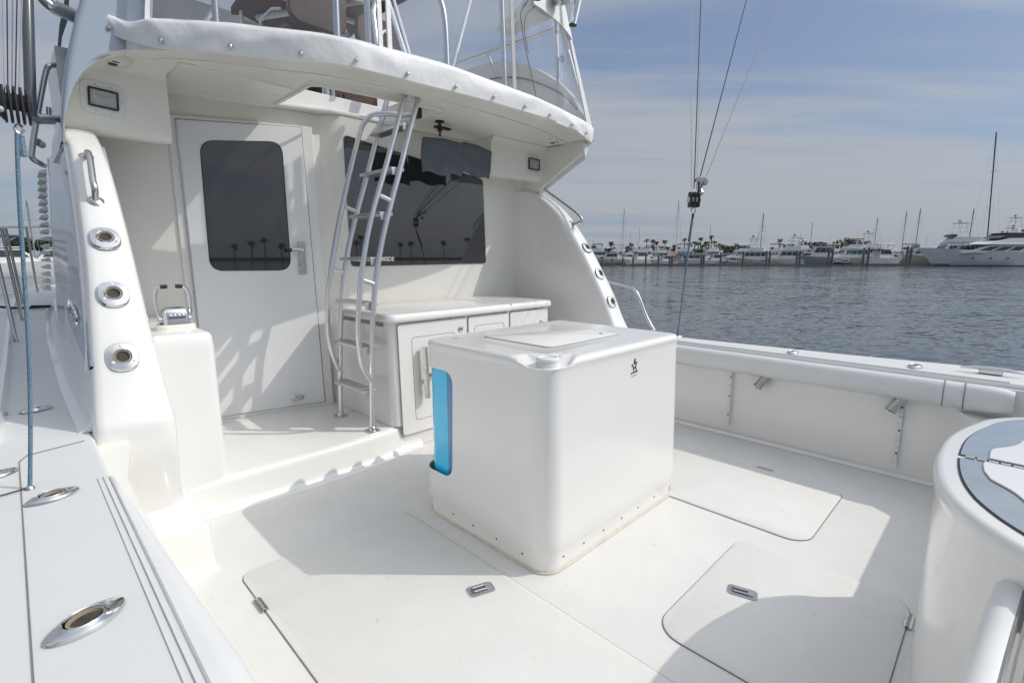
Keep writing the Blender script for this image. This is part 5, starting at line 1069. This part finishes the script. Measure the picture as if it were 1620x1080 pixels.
def tier(root, x0, x1, z0, z1, w_, sf, sb, m_='hull_white', win=None, wm_='boat_window', name='deckhouse', tw=.86, nwin=0, roof=0):
    y = w_/2; P = [(x0, -y, z0), (x1, -y, z0), (x1, y, z0), (x0, y, z0), (x0+sb, -y*tw, z1), (x1-sf, -y*tw, z1), (x1-sf, y*tw, z1), (x0+sb, y*tw, z1)]
    o = MB().hexa(P).obj(name, m_, root, smooth=0, bevel=.06)
    if win:
        v0, v1 = win
        def side(s, a, b): 
            def pt(u, v): zz_ = z0+(z1-z0)*v; yy = s*(y+(y*tw-y)*v+.025); xa = x0+sb*v; xb = x1-sf*v; return (xa+(xb-xa)*u, yy, zz_)
            q = [pt(a, v0), pt(b, v0), pt(b, v1), pt(a, v1)]
            return [q, [(p[0], p[1]-s*.12, p[2]) for p in q]]
        n = nwin or 1; wb = MB()
        for i in range(n):
            a, b = .05+.9*i/n+.012, .05+.9*(i+1)/n-.012
            MB().loft(side(-1, a, b)).obj('window', wm_, o, smooth=0); MB().loft(side(1, a, b)).obj('window', wm_, o, smooth=0)
        def fp(u, v): zz_ = z0+(z1-z0)*v; yy = (y+(y*tw-y)*v); return (x1-sf*v+.03, -yy+2*yy*u, zz_)
        q = [fp(.08, v0), fp(.92, v0), fp(.92, v1), fp(.08, v1)]
        MB().loft([q, [(p[0]-.12, p[1], p[2]) for p in q]]).obj('windscreen', wm_, o, smooth=0)
    if roof:
        MB().box(x0+sb-roof, x1-sf+roof*.6, -y*tw-.12, y*tw+.12, z1, z1+.10).obj('roof', m_, root, bevel=.03)
    return o
def rails(root, x0, x1, w_, z0, z1, n=6, h=.8):
    for s in (-1, 1):
        mb = MB(); top = []
        for i in range(n+1):
            t = i/n; x = x0+(x1-x0)*t; y = s*w_*(1-t**2.2); z = z0+(z1-z0)*t; mb.tube([(x, y, z), (x+.05, y, z+h)], .02, 5); top.append((x+.05, y, z+h))
        mb.tube(top, .02, 5); mb.obj('rail', 'mast_white', root)
def boat_at(name, label, cat, px, D, L, B, fb, fs, yaw, hull='hull_white', rake=.12, stripe=True, grp=None):
    p = Q(u_of(px, D), D); t = thing(name, label, cat, p, R(-45)+R(yaw), grp or 'motor boats moored along the far dock')
    h = hullmesh(L, B, fb, fs, rake).obj('hull', hull, t, smooth=45)
    MB().loft([[(x, s*B/2*.99*(1-max(0, (x/L+.5-.45)/.55)**2.3)+s*.03, z) for s, z in ((1, .02), (1, .16), (-1, .16), (-1, .02))] for x in [-L*.49+L*.9*i/8 for i in range(9)]]).obj('boot_stripe', 'boot_stripe', h, smooth=0) if stripe else None
    for q in (.55, .64, .73):
        for s in (-1, 1):
            x = -L/2+L*q; k = B/2*(1-max(0, (q-.45)/.55)**2.3)
            MB().lathe([(.14, -.05), (.14, .05)], (x, s*k*.97, fs*.62+.05), (0, 1, 0), 10).obj('porthole', 'boat_window', h) if L > 11 else None
    return t
def mast(root, x, z0, z1, r_=.07, m_='mast_grey', spread=True, stays=True, rakeb=0, w_=1.0):
    o = MB().tube([(x, 0, z0), (x-rakeb, 0, z1)], r_, 8).obj('mast', m_, root)
    if spread:
        for q in (.42, .70): zq = z0+(z1-z0)*q; MB().tube([(x-rakeb*q, -w_*.8, zq), (x-rakeb*q, w_*.8, zq)], .025, 5).obj('spreader', m_, o)
    if stays:
        mb = MB()
        for s in (-1, 1): mb.tube([(x-.3, s*w_*1.1, z0), (x-rakeb*.42, s*w_*.8, z0+(z1-z0)*.42), (x-rakeb, 0, z1)], .012, 4)
        mb.tube([(x+3.2, 0, z0-.3), (x-rakeb, 0, z1)], .012, 4); mb.tube([(x-4.6, 0, z0-.3), (x-rakeb, 0, z1)], .012, 4)
        mb.obj('standing_rigging', 'mast_grey', o)
    return o
def aerials(root, xs_, z0, h_, r_=.018):
    for i, x in enumerate(xs_): MB().tube([(x, .6*(-1)**i, z0), (x-.2, .6*(-1)**i, z0+h_*(1-.15*(i % 3)))], r_, 5).obj('aerial', 'mast_white', root)
def radar_arch(root, x, z0, h_, w_):
    o = MB().tube([(x, -w_/2, z0), (x-.3, -w_/2*.8, z0+h_), (x-.3, w_/2*.8, z0+h_), (x, w_/2, z0)], .10, 8).obj('radar_arch', 'hull_white', root)
    MB().lathe([(.28, 0), (.28, .12), (.18, .2), (0, .22)], (x-.3, 0, z0+h_+.08), n=14).obj('radar_dome', 'mast_white', o)
def bimini(root, x0, x1, z0, z1, w_, m_):
    MB().loft([[(x, -w_/2, z1-.12), (x, -w_/4, z1), (x, w_/4, z1), (x, w_/2, z1-.12), (x, w_/2, z1-.2), (x, -w_/2, z1-.2)] for x in (x0, x1)]).obj('bimini_top', m_, root)
    mb = MB()
    for x in (x0+.1, x1-.1):
        for s in (-1, 1): mb.tube([((x0+x1)/2, s*w_/2*.95, z0), (x, s*w_/2*.95, z1-.15)], .02, 5)
    mb.obj('bimini_frame', 'mast_white', root)
def tower(root, x, z0, z1, w_, top='hull_white'):
    mb = MB()
    for sx in (-1, 1):
        for s in (-1, 1): mb.tube([(x+sx*.9, s*w_/2, z0), (x+sx*.4, s*w_*.28, z1)], .04, 6)
    for q in (.35, .7):
        z = z0+(z1-z0)*q; k = .9-.5*q; y = w_/2*(1-.44*q); mb.tube([(x-k, -y, z), (x+k, -y, z), (x+k, y, z), (x-k, y, z), (x-k, -y, z)], .03, 5)
    o = mb.obj('tower_frame', 'mast_white', root); MB().box(x-.9, x+.9, -w_*.36, w_*.36, z1, z1+.10).obj('tower_top', top, o, bevel=.03)
    MB().lathe([(.3, 0), (.32, .15), (.2, .35), (0, .4)], (x+.2, 0, z1+.35), n=12).obj('radar_dome', 'mast_grey', o); MB().tube([(x+.2, 0, z1+.1), (x+.2, 0, z1+.4)], .05, 6).obj('dome_post', 'mast_grey', o)
def riggers(root, x, z0, w_, L_, m_='mast_white'):
    for s in (-1, 1): MB().tube([(x, s*w_/2, z0), (x-L_*.35, s*(w_/2+L_*.25), z0+L_*.85)], .03, 6).obj('outrigger_pole', m_, root)
W = 'hull_white'
# left to right along the far dock; yaw 180 = bow to the left
def cruiser(px, D, L, yaw, label, hull=W, cab_h=1.0, arch=True, wm_='boat_window', b=.3, nm='motor_cruiser', fb=1.5, fs=1.0, canvas=None, grp=None):
    B = L*b; t = boat_at(nm, label, 'motor boat', px, D, L, B, fb, fs, yaw, hull, grp=grp)
    tier(t, -L*.12, L*.34, fs+.15, fs+.15+cab_h*.62, B*.72, L*.16, .05, W, (.25, .8), wm_, nwin=3, name='foredeck_trunk')
    tier(t, -L*.30, L*.14, fs+.1, fs+.1+cab_h*1.35, B*.78, L*.13, L*.03, W, (.45, .9), wm_, nwin=3, roof=.3)
    if arch: radar_arch(t, -L*.24, fs+cab_h*1.4, cab_h*.7, B*.7)
    if canvas: bimini(t, -L*.46, -L*.22, fs+.2, fs+1.35*cab_h+.1, B*.72, canvas)
    rails(t, L*.02, L*.47, B*.46, fs+.35, fb+.05, 6, .55); aerials(t, [-L*.2, -L*.25], fs+cab_h*1.6, 2.4)
    return t
def flybridge(px, D, L, yaw, label, hull=W, wm_='boat_window', tw_=False, top='hull_white', fb=2.2, fs=1.3, s=1.0, canvas=None, grp=None, og_=False, radar=True):
    B = L*.28; t = boat_at('flybridge_yacht', label, 'yacht', px, D, L, B, fb, fs, yaw, hull, grp=grp)
    z = fs+.15; tier(t, -L*.08, L*.30, z, z+.75*s, B*.7, L*.14, .05, W, None, name='foredeck_trunk')
    tier(t, -L*.33, L*.17, z, z+1.75*s, B*.84, L*.09, .1, W, (.42, .86), wm_, nwin=4, roof=.35)
    tier(t, -L*.26, L*.07, z+1.85*s, z+2.65*s, B*.72, L*.05, .05, W, None, name='flybridge')
    tier(t, -.0*L, L*.075, z+2.60*s, z+3.0*s, B*.6, .35, .02, 'boat_window', None, name='wind_deflector')
    if tw_: tower(t, -L*.06, z+2.6*s, z+4.6*s, B*.8, top)
    elif canvas: bimini(t, -L*.24, L*.05, z+2.6*s, z+4.0*s, B*.72, canvas)
    if radar and not tw_: radar_arch(t, -L*.2, z+2.6*s, 1.1*s, B*.7)
    if og_: riggers(t, -L*.02, z+1.8*s, B, 7*s)
    rails(t, L*.05, L*.48, B*.46, fs+.4, fb+.05, 7, .7); aerials(t, [-L*.1, -L*.16, -L*.22], z+3.2*s, 2.6)
    return t
cruiser(934, 112, 4.5, 170, 'small low white runabout at the left end of the far dock', cab_h=.7, arch=False, fb=1.0, fs=.7)
cruiser(962, 110, 7.6, 165, 'white express cruiser with a radar arch, second boat from the left on the far dock', hull='hull_cream', cab_h=.95, fb=1.3)
flybridge(992, 113, 8.0, 200, 'small white flybridge boat behind the tall white mast on the left of the dock', s=.62, fb=1.5, fs=1.0, canvas='canvas_navy')
cruiser(1019, 108, 8.0, 20, 'white hardtop cruiser with a dark side opening left of the hanging blue line', cab_h=1.15, fb=1.5, canvas='canvas_navy')
flybridge(1036, 116, 9.0, 170, 'white sedan yacht with a long flat pale roof in front of the red tiled roof', s=.72, fb=1.7, fs=1.1, radar=False, canvas='canvas_tan')
cruiser(1050, 105, 6.0, 190, 'low white open boat with a dark windscreen under the hanging blue line', cab_h=.75, arch=False, fb=1.1, fs=.7, canvas='canvas_black')
t = boat_at('houseboat', 'long white covered boat under a flat white canopy with a tan canvas end', 'motor boat', 1086, 106, 9.0, 3.2, 1.2, 1.0, 180, W)
tier(t, -3.8, 1.6, 1.05, 2.1, 2.8, .3, .1, W, (.3, .8), nwin=4, name='deckhouse'); MB().box(-4.2, 2.4, -1.6, 1.6, 2.25, 2.36).obj('canopy', 'hull_white', t, bevel=.03)
tier(t, 1.5, 4.0, 1.05, 2.15, 2.6, .9, .0, 'canvas_tan', None, name='canvas_cover'); rails(t, 1.6, 4.3, 1.4, 1.1, 1.2, 4, .4)
cruiser(1128, 107, 6.2, 185, 'small white cruiser with a canvas top just right of the tan covered boat', cab_h=.9, arch=True, fb=1.2, fs=.8, canvas='canvas_navy')
cruiser(1155, 100, 4.2, 175, 'little grey inflatable style runabout lying low at the dock beside the tuna tower boat', hull='hull_grey', cab_h=.55, arch=False, fb=.8, fs=.6)
t = flybridge(1186, 103, 10.2, 150, 'cream sport fisher with a tall tuna tower and long outriggers', hull='hull_cream', tw_=True, s=.88, fb=1.7, fs=1.0, og_=True, top='hull_white')
cruiser(1204, 98, 3.0, 160, 'tiny pale blue dinghy floating in front of the cream sport fisher', hull='hull_grey', cab_h=.3, arch=False, fb=.55, fs=.45, nm='dinghy')
t = flybridge(1242, 101, 10.5, 158, 'white flybridge yacht with a stepped radar mast right of the tuna tower boat', s=.90, fb=1.8, fs=1.1)
tower(t, -1.6, 3.4, 5.4, 2.0)
cruiser(1289, 99, 9.6, 165, 'grey hulled express cruiser with raked black side windows', hull='hull_grey', cab_h=1.45, arch=False, fb=2.0, fs=1.5, b=.32)
flybridge(1252, 122, 13, 180, 'large white yacht with a long flat upper deck behind the radar mast yacht', s=1.0, fb=2.0, fs=1.5, radar=False, canvas='hull_white')
t = flybridge(1340, 100, 10.5, 178, 'cream trawler yacht with green tinted windows and a wide upper deck', hull='hull_cream', wm_='boat_window_green', s=.98, fb=1.7, fs=1.3, canvas='canvas_tan')
cruiser(1332, 96, 3.8, 178, 'small navy blue covered tender in front of the cream trawler yacht', hull='hull_blue', cab_h=.35, arch=False, fb=.6, fs=.5, nm='dinghy')
flybridge(1366, 114, 11, 175, 'tall cream pilothouse yacht with a mast and black canvas rising behind the trawler yacht', hull='hull_cream', s=1.1, fb=2.2, fs=1.5, tw_=True, top='canvas_tan')
t = cruiser(1402, 98, 7.6, 8, 'low sleek white cruiser with a shiny curved cabin left of the cream bow', cab_h=1.25, arch=True, fb=1.5, fs=1.3, canvas='canvas_black')
t = flybridge(1450, 99, 10.0, 172, 'cream hulled yacht showing its bow beside the big grey motor yacht', hull='hull_cream', s=.7, fb=2.5, fs=1.6, radar=False)
# the big motor yacht on the right
D = 93; t = boat_at('motor_yacht', 'largest motor yacht at the right edge, grey white hull with a long raked superstructure', 'yacht', 1586, D, 30.5, 6.4, 3.35, 2.2, 176, 'yacht_hull', rake=.11)
tier(t, -14.0, 9.0, 2.35, 3.75, 5.6, 4.2, .2, W, (.28, .78), nwin=8, tw=.92, name='saloon'); MB().box(-14.4, 7.6, -2.95, 2.95, 3.78, 3.92).obj('side_deck_roof', W, t, bevel=.05)
tier(t, -12.0, 5.4, 3.92, 4.95, 4.9, 4.4, .2, W, None, tw=.9, name='upper_deck'); tier(t, -4.2, 2.7, 4.95, 5.85, 4.1, 1.7, .05, 'boat_window', None, tw=.9, name='pilothouse')
MB().box(-5.0, 1.4, -2.1, 2.1, 5.87, 6.0).obj('pilothouse_roof', W, t, bevel=.05); tier(t, -10, -4.4, 4.95, 5.5, 4.0, .4, .4, W, None, name='boat_deck_coaming')
rails(t, 6.0, 14.6, 2.5, 2.85, 3.35, 10, .6); aerials(t, [-2, -3, -4, 0], 6.0, 3.0)
MB().lathe([(.5, 0), (.55, .3), (.35, .7), (0, .8)], (-1.0, .8, 6.05), n=16).obj('satellite_dome', 'mast_white', t); radar_arch(t, -3.0, 5.95, 1.0, 3)
for x in (-8.8, 4.5): MB().lathe([(.001, -.5), (.2, -.42), (.2, .42), (.001, .5)], (x, -3.25, 1.2), n=12).obj('fender', 'canvas_black', t)
for x in (-6, -2, 2, 6.2): MB().box(x-.3, x+.3, -3.22, -3.1, 1.9, 2.05).obj('hull_port', 'boat_window', t)
ky = thing('kayak', 'bright orange kayak carried on the upper deck of the largest motor yacht', 'kayak', Q(u_of(1602, 92), 92, 5.55), R(-45)+R(172))
MB().loft([[(x, math.cos(a)*r_*.38, math.sin(a)*r_*.26) for a in [R(45*k) for k in range(8)]] for x, r_ in ((-1.7, .05), (-1.2, .7), (-.4, 1), (.4, 1), (1.2, .7), (1.7, .05))]).obj('shell', 'orange_plastic', ky, smooth=60)
MB().lathe([(.24, 0), (.26, .05), (.2, .06)], (0, 0, .22), n=14).obj('cockpit_rim', 'canvas_black', ky)
tn = thing('tender', 'dark blue tender on the upper deck next to the orange kayak', 'dinghy', Q(u_of(1610, 95), 95, 5.9), R(-45)+R(172)); hullmesh(3.4, 1.4, .9, .6).obj('hull', 'hull_blue', tn)
t = flybridge(1504, 112, 17, 168, 'white yacht with a dark wraparound flybridge and tower behind the bow of the largest yacht', s=1.45, fb=3.0, fs=2.0, tw_=True, top='canvas_tan')
t = flybridge(1590, 118, 15, 172, 'yacht behind the largest one, only its tiered tower and radar dome showing above', s=1.3, fb=2.6, fs=2.0, tw_=True, top='canvas_tan')
tower(t, -1, 7.8, 10.4, 2.4, 'canvas_tan')
for i, (px, L_, yw) in enumerate(((940, 9, 175), (972, 10, 182), (1012, 11, 178), (1075, 10, 174), (1120, 9, 183), (1168, 11, 180), (1222, 10, 176), (1310, 10, 184), (1392, 12, 180), (1432, 10, 177))):
    labs = ['pale hull half hidden behind the small runabout at the left end', 'white yacht partly hidden behind the express cruiser with the arch', 'blue topped yacht hidden behind the hardtop cruiser', 'yacht roof showing just above the flat white canopy', 'pale yacht roof left of the tuna tower boat', 'yacht with dark canvas behind the tuna tower', 'covered yacht with brown canvas between two flybridge yachts', 'white yacht roof behind the grey express cruiser', 'yacht with dark canvas behind the low sleek cruiser', 'yacht with pale roof behind the cream bow']
    flybridge(px, 128, L_, yw, labs[i], s=.85, fb=1.7, fs=1.3, canvas=['canvas_navy', 'canvas_tan', 'hull_white'][i % 3], hull=['hull_white', 'hull_cream'][i % 2], grp='boats in the second row of the marina')
# sailboats: masts over the motor boats
SB_ = [(913, 375, 140, .06, 'mast_grey'), (920, 373, 142, .06, 'mast_grey'), (925, 378, 139, .06, 'mast_grey'), (985, 330, 119, .11, 'mast_white'), (996, 368, 150, .05, 'mast_grey'), (1010, 361, 148, .05, 'mast_grey'), (1069, 317, 120, .10, 'mast_white'),
       (1121, 357, 140, .06, 'mast_grey'), (1202, 338, 124, .08, 'mast_dark'), (1280, 352, 124, .07, 'mast_grey'), (1381, 344, 126, .07, 'mast_grey'), (1425, 336, 124, .08, 'mast_grey'), (1446, 331, 122, .09, 'mast_grey'), (1529, 331, 125, .08, 'mast_dark'), (1565, 217, 108, .11, 'mast_dark'), (938, 380, 155, .05, 'mast_grey')]
sl = ['faint grey mast, first from the left beside the right cabin wing', 'grey mast, second from the left beside the right cabin wing', 'short grey mast, third from the left beside the right cabin wing', 'thick white mast, tallest on the left part of the dock', 'thin faint mast just right of the thick white mast', 'thin mast among palms, second right of the thick white mast', 'tall white mast just left of the hanging pulley block', 'short mast among the palms just right of the blue line', 'dark mast rising right beside the tuna tower',
      'single grey mast above the grey express cruiser', 'grey mast above the tall cream pilothouse yacht', 'slightly leaning grey mast, left of the leaning pair', 'slightly leaning grey mast, right of the leaning pair', 'thin dark mast between the flybridge tower and the tallest mast', 'very tall dark mast, tallest of all at the right', 'tiny distant mast left of the express cruiser']
for (px, py, D, r_, m_), lb in zip(SB_, sl):
    if px == 1565: px = 1560
    t = boat_at('sailboat', 'sailboat with a '+lb, 'sailboat', px, D, 9.5, 2.8, 1.3, 1.0, 90 if px != 1560 else 0, W, stripe=False, grp='sailboats behind the motor boats')
    zt = h_of(py, D); mast(t, 0, 1.0, zt, r_, m_, spread=py < 345, stays=py < 345, rakeb=.1 if px != 1560 else 1.9); tier(t, -2.5, 1.5, 1.1, 1.6, 1.8, .6, .1, W, (.3, .8), nwin=2)
    MB().tube([(0, 0, 2.2), (-3.6, 0, 2.2)], .12, 8).obj('furled_boom', 'canvas_navy', t)
# dock and pilings
dk = thing('floating_dock', 'long low timber floating dock at the waterline below the moored boats', 'dock', Q(u_of(1260, 94), 94))
dk.rotation_euler = (0, 0, R(-45))
u0 = u_of(1260, 94)
MB().box(u_of(1368, 94)-u0, u_of(1680, 94)-u0, -1.2, 0, -.2, .42).obj('deck_section', 'dock_wood', dk); MB().box(u_of(1330, 94)-u0, u_of(1368, 94)-u0, -1.0, 0, -.2, .30).obj('deck_section', 'dock_wood', dk)
MB().box(u_of(1050, 94)-u0, u_of(1328, 94)-u0, -.9, .2, -.2, .26).obj('deck_section', 'dock_wood', dk); MB().box(u_of(900, 94)-u0, u_of(1049, 94)-u0, -.9, .2, -.2, .22).obj('deck_section', 'dock_wood', dk)
PL = [(928, 408), (939, 408), (954, 408), (969, 408), (986, 407), (1002, 406), (1022, 405), (1042, 405), (1060, 404), (1064, 404), (1085, 404), (1110, 403), (1114, 403), (1141, 399), (1176, 397), (1213, 397), (1218, 397), (1261, 396), (1266, 396), (1311, 393), (1317, 393), (1366, 392), (1374, 391), (1435, 389), (1441, 390), (1520, 385), (1529, 385), (1589, 388)]
ORD = ['first', 'second', 'third', 'fourth', 'fifth', 'sixth', 'seventh', 'eighth', 'ninth', 'tenth', 'eleventh', 'twelfth', 'thirteenth', 'fourteenth', 'fifteenth', 'sixteenth', 'seventeenth', 'eighteenth']
cnt = {}
for i, (px, py) in enumerate(PL):
    D = 93.4; zt = h_of(py, D); o = MB().tube([(0, 0, -1), (0, 0, zt-.25), (0, 0, zt)], .2, 12, rr=[.19+.03*(px > 1400)]*2+[.12]).obj('piling', 'piling', None)
    o.location = Q(u_of(px, D), D); 
    ref = 'left end' if px < 1000 else 'stretch near the hanging blue line' if px < 1120 else 'stretch by the tuna tower boat' if px < 1240 else 'middle stretch' if px < 1400 else 'right end by the largest yacht'
    k = cnt.get(ref, 0); cnt[ref] = k+1
    tag(o, '%s dark dock piling from the left on the %s' % (ORD[k], ref), 'piling', 'pilings along the far dock')
# palms and trees on the far shore
def palm(px, py, D, label, grp, seed=0, loc=None, ht=None, fr=1.0):
    rg_ = random.Random(seed); p = loc if loc else Q(u_of(px, D), D); h = ht or h_of(py, D)
    t = thing('palm_tree', label, 'palm tree', p, 0, grp); tr_ = .18
    MB().tube([(0, 0, -.5), (.1*rg_.uniform(-1, 1), 0, h*.5), (0, 0, h-.6)], tr_, 7, rr=[.24, .17, .15]).obj('trunk', 'palm_trunk', t)
    mb = MB(); nl = 26
    for k in range(nl):
        a = rg_.uniform(0, 6.28); e = rg_.uniform(-.9, 1.1); Lf = rg_.uniform(1.3, 2.0)*fr; c = Vector((math.cos(a), math.sin(a), 0)); s_ = Vector((-math.sin(a), math.cos(a), 0))
        pts = [Vector((0, 0, h-.6))+c*Lf*q*math.cos(e*.7)+Vector((0, 0, Lf*q*math.sin(e)*.8-1.1*q*q*Lf*.45)) for q in (0, .35, .7, 1)]
        for q in range(3):
            for sgn in (-1, 1):
                w0, w1 = (.02, .22, .2, .02)[q]*fr, (.02, .22, .2, .02)[q+1]*fr; dr = Vector((0, 0, -.12))
                mb.add([pts[q], pts[q+1], pts[q+1]+s_*sgn*w1*1.6+dr, pts[q]+s_*sgn*w0*1.6+dr], [(0, 1, 2, 3)])
    mb.obj('crown', 'palm_leaf', t, smooth=0); return t
PM = [(911, 393, 150), (939, 386, 160), (943, 390, 165), (954, 391, 160), (963, 392, 165), (966, 380, 155), (974, 391, 165), (993, 387, 160), (998, 382, 158), (991, 394, 160), (1013, 390, 160), (1022, 376, 175), (1020, 389, 160), (1027, 387, 165), (1032, 377, 175), (1033, 385, 165), (1038, 380, 178), (1045, 386, 160), (1051, 378, 175), (1050, 392, 165),
      (1056, 388, 155), (1064, 391, 160), (1067, 385, 160), (1075, 393, 160), (1082, 375, 178), (1081, 390, 150), (1090, 382, 165), (1098, 380, 165), (1104, 381, 165), (1107, 374, 178), (1111, 385, 165), (1116, 380, 165), (1120, 381, 165), (1124, 371, 178), (1129, 379, 160), (1133, 383, 165), (1138, 384, 160), (1143, 385, 155), (1165, 383, 160), (1266, 375, 170), (1232, 376, 165), (1341, 377, 150), (1346, 376, 150)]
PM.sort()
cnt = {}
for i, (px, py, D) in enumerate(PM):
    z_ = 'left of the thick white mast' if px < 984 else 'between the white masts' if px < 1068 else 'by the hanging blue line' if px < 1150 else 'above the yacht roofs further right'
    k = cnt.get(z_, 0); cnt[z_] = k+1; hw = 'tall slim' if py <= 380 else 'short' if py >= 391 else 'mid height'
    palm(px, py, D, '%s fan palm, %s from the left %s' % (hw, ORD[k], z_), 'fan palms along the far shore', seed=i, fr=.6)
for i, (x, y, h) in enumerate(((58, -105, 9), (63, -112, 12), (69, -104, 8.5), (38, -108, 10), (34, -104, 8), (41, -100, 12.5), (84, -106, 10), (90, -103, 12), (75, -108, 9.5), (30, -110, 9), (96, -100, 9), (49, -106, 13))):
    pass
def bush(px, py, D, wd, label, seed, mm='tree_leaf', loc=None):
    rg_ = random.Random(seed); p = loc if loc else Q(u_of(px, D), D); h = h_of(py, D); t = thing('broadleaf_tree', label, 'tree', p, 0, 'dark rounded trees on the far shore')
    MB().tube([(0, 0, -.5), (0, 0, h*.6)], .25, 7).obj('trunk', 'palm_trunk', t); mb = MB()
    cl = [(rg_.uniform(-wd/2, wd/2), rg_.uniform(-wd/3, wd/3), h*rg_.uniform(.45, .82), rg_.uniform(.18, .32)*wd) for _ in range(9)]
    for k in range(900):
        cx_, cy_, cz, r_ = rg_.choice(cl); v = Vector((rg_.gauss(0, 1), rg_.gauss(0, 1), rg_.gauss(0, 1))).normalized()*r_*rg_.uniform(.5, 1.0); c = Vector((cx_, cy_, cz))+v; c.z = min(c.z, h)
        a = Vector((rg_.gauss(0, 1), rg_.gauss(0, 1), rg_.gauss(0, 1))).normalized()*.28; b2 = a.orthogonal().normalized()*.28
        mb.add([c-a-b2, c+a-b2, c+a+b2, c-a+b2], [(0, 1, 2, 3)])
    mb.obj('crown', mm, t, smooth=0)
for i, (px, py, wd, lb) in enumerate(((977, 394, 8, 'round dark tree just left of the thick white mast'), (1004, 397, 6, 'low dark tree right of the thick white mast'), (1158, 390, 7, 'brownish dark tree left of the tuna tower'), (1285, 384, 9, 'dark tree behind the grey express cruiser'), (1349, 380, 8, 'dark tree under the two palms left of the pilothouse yacht'), (1614, 363, 9, 'dark tree at the very right edge behind the kayak'), (1100, 395, 6, 'dark bush in front of the red roof by the blue line'), (1135, 396, 7, 'dark low tree right of the red roofs'))):
    bush(px, py, 135 if px < 1500 else 115, wd, lb, 50+i)
# red-roofed waterfront buildings
def house(px0, px1, py, D, label):
    ua, ub = u_of(px0, D), u_of(px1, D); h = h_of(py, D); t = thing('waterfront_building', label, 'building', Q((ua+ub)/2, D), R(-45), 'red roofed buildings on the far shore'); w_ = ub-ua
    MB().box(-w_/2, w_/2, 0, 9, .5, h-1.3).obj('wall', 'stucco', t); MB().add([(-w_/2-.6, -.8, h-1.5), (w_/2+.6, -.8, h-1.5), (w_/2+.6, 9.8, h-1.5), (-w_/2-.6, 9.8, h-1.5), (-w_/2+2.5, 4.5, h), (w_/2-2.5, 4.5, h)], [(0, 1, 5, 4), (1, 2, 5), (2, 3, 4, 5), (3, 0, 4), (0, 3, 2, 1)]).obj('roof', 'roof_tile', t, smooth=0)
    n = int(w_/3)
    for i in range(n): MB().box(-w_/2+1+i*3, -w_/2+2.4+i*3, -.06, .1, h-3, h-1.8).obj('window', 'boat_window', t)
house(1038, 1092, 398, 150, 'long low building with a red tiled roof left of the blue line'); house(1098, 1146, 396, 146, 'low building with a red tiled roof right of the blue line'); house(1140, 1170, 388, 170, 'taller red roofed building left of the tuna tower')
# marina seen past the cabin, ahead on the left
for i, (x, y, L_, yw, lb, kind) in enumerate(((.2, 62, 9, 10, 'white yacht seen past the bow rail at the left edge', 0), (3.4, 66, 9, 185, 'white yacht next to the cabin side beyond the bow rail', 0), (-1.2, 70, 9, 0, 'sailboat with a leaning stay beyond the bow rail at the left edge', 1), (2.2, 74, 10, 0, 'sailboat with a white mast between the bow rail posts', 1), (4.6, 80, 10, 0, 'sailboat with a dark mast nearest the cabin side', 1))):
    p = Vector((x, y, ZW))
    if kind == 0:
        t = thing('flybridge_yacht', lb, 'yacht', p, R(yw), 'boats seen past the left side of the cabin'); hullmesh(L_, 2.9, 1.6, 1.1).obj('hull', 'hull_white', t, smooth=45)
        tier(t, -2.8, 1.8, 1.2, 2.5, 2.2, 1.2, .1, W, (.4, .85), nwin=3, roof=.2); bimini(t, -2.2, .6, 2.6, 3.6, 2, 'canvas_navy')
    else:
        t = thing('sailboat', lb, 'sailboat', p, R(80+i*5), 'boats seen past the left side of the cabin'); hullmesh(L_, 2.8, 1.3, 1.0).obj('hull', 'hull_white', t, smooth=45); mast(t, 0, 1, (8.5, 0, 9.2, 7.5, 8.4)[i] if i != 2 else 9.5, .07, ['mast_grey', 'mast_white', 'mast_dark'][i % 3]); tier(t, -2.5, 1.5, 1.1, 1.6, 1.8, .6, .1, W, (.3, .8), nwin=2)
for i, (x, y, h) in enumerate(((-3, 155, 4), (2.5, 158, 5.5), (7, 156, 5), (12, 158, 4.5))):
    t = thing('broadleaf_tree', ['leftmost', 'second', 'third', 'rightmost'][i]+' dark bushy tree on the shore far beyond the bow rail', 'tree', (x, y, ZW+1), 0, 'trees far beyond the bow rail'); rg_ = random.Random(i)
    MB().tube([(0, 0, -.3), (0, 0, h*.6)], .2, 6).obj('trunk', 'palm_trunk', t); mb = MB()
    for k in range(500):
        v = Vector((rg_.gauss(0, 1), rg_.gauss(0, 1), rg_.gauss(0, 1))).normalized()*rg_.uniform(.5, 1); c = Vector((v.x*2.6, v.y*2, h*.6+v.z*h*.35)); a = Vector((rg_.gauss(0, 1), rg_.gauss(0, 1), rg_.gauss(0, 1))).normalized()*.25; b2 = a.orthogonal().normalized()*.25
        mb.add([c-a-b2, c+a-b2, c+a+b2, c-a+b2], [(0, 1, 2, 3)])
    mb.obj('crown', 'tree_leaf', t, smooth=0)
# palms across the harbour behind the camera (they show mirrored in the dark cabin glass)
for i, (x, y, h) in enumerate(((58, -105, 9), (63, -112, 12), (69, -104, 8.5), (38, -108, 10), (34, -104, 8), (41, -100, 12.5), (84, -106, 10), (90, -103, 12), (75, -108, 9.5), (30, -110, 9), (96, -100, 9), (49, -106, 13), (-6, -100, 9), (-9, -102, 12), (-11, -99, 10), (-14, -101, 8.5), (-3, -103, 8))):
    palm(0, 0, 0, ORD[[0, 2, 4, 1, 3, 5, 6, 7, 8, 9, 10, 11, 12, 13, 14, 15, 16][i]]+' palm of the harbour row mirrored in the dark cabin glass', 'palms mirrored in the cabin glass', seed=200+i, loc=Vector((x*1.7, y*1.7, ZW+.5)), ht=h*(.62 if x < 0 else .85), fr=(.9 if x < 0 else 1.1))
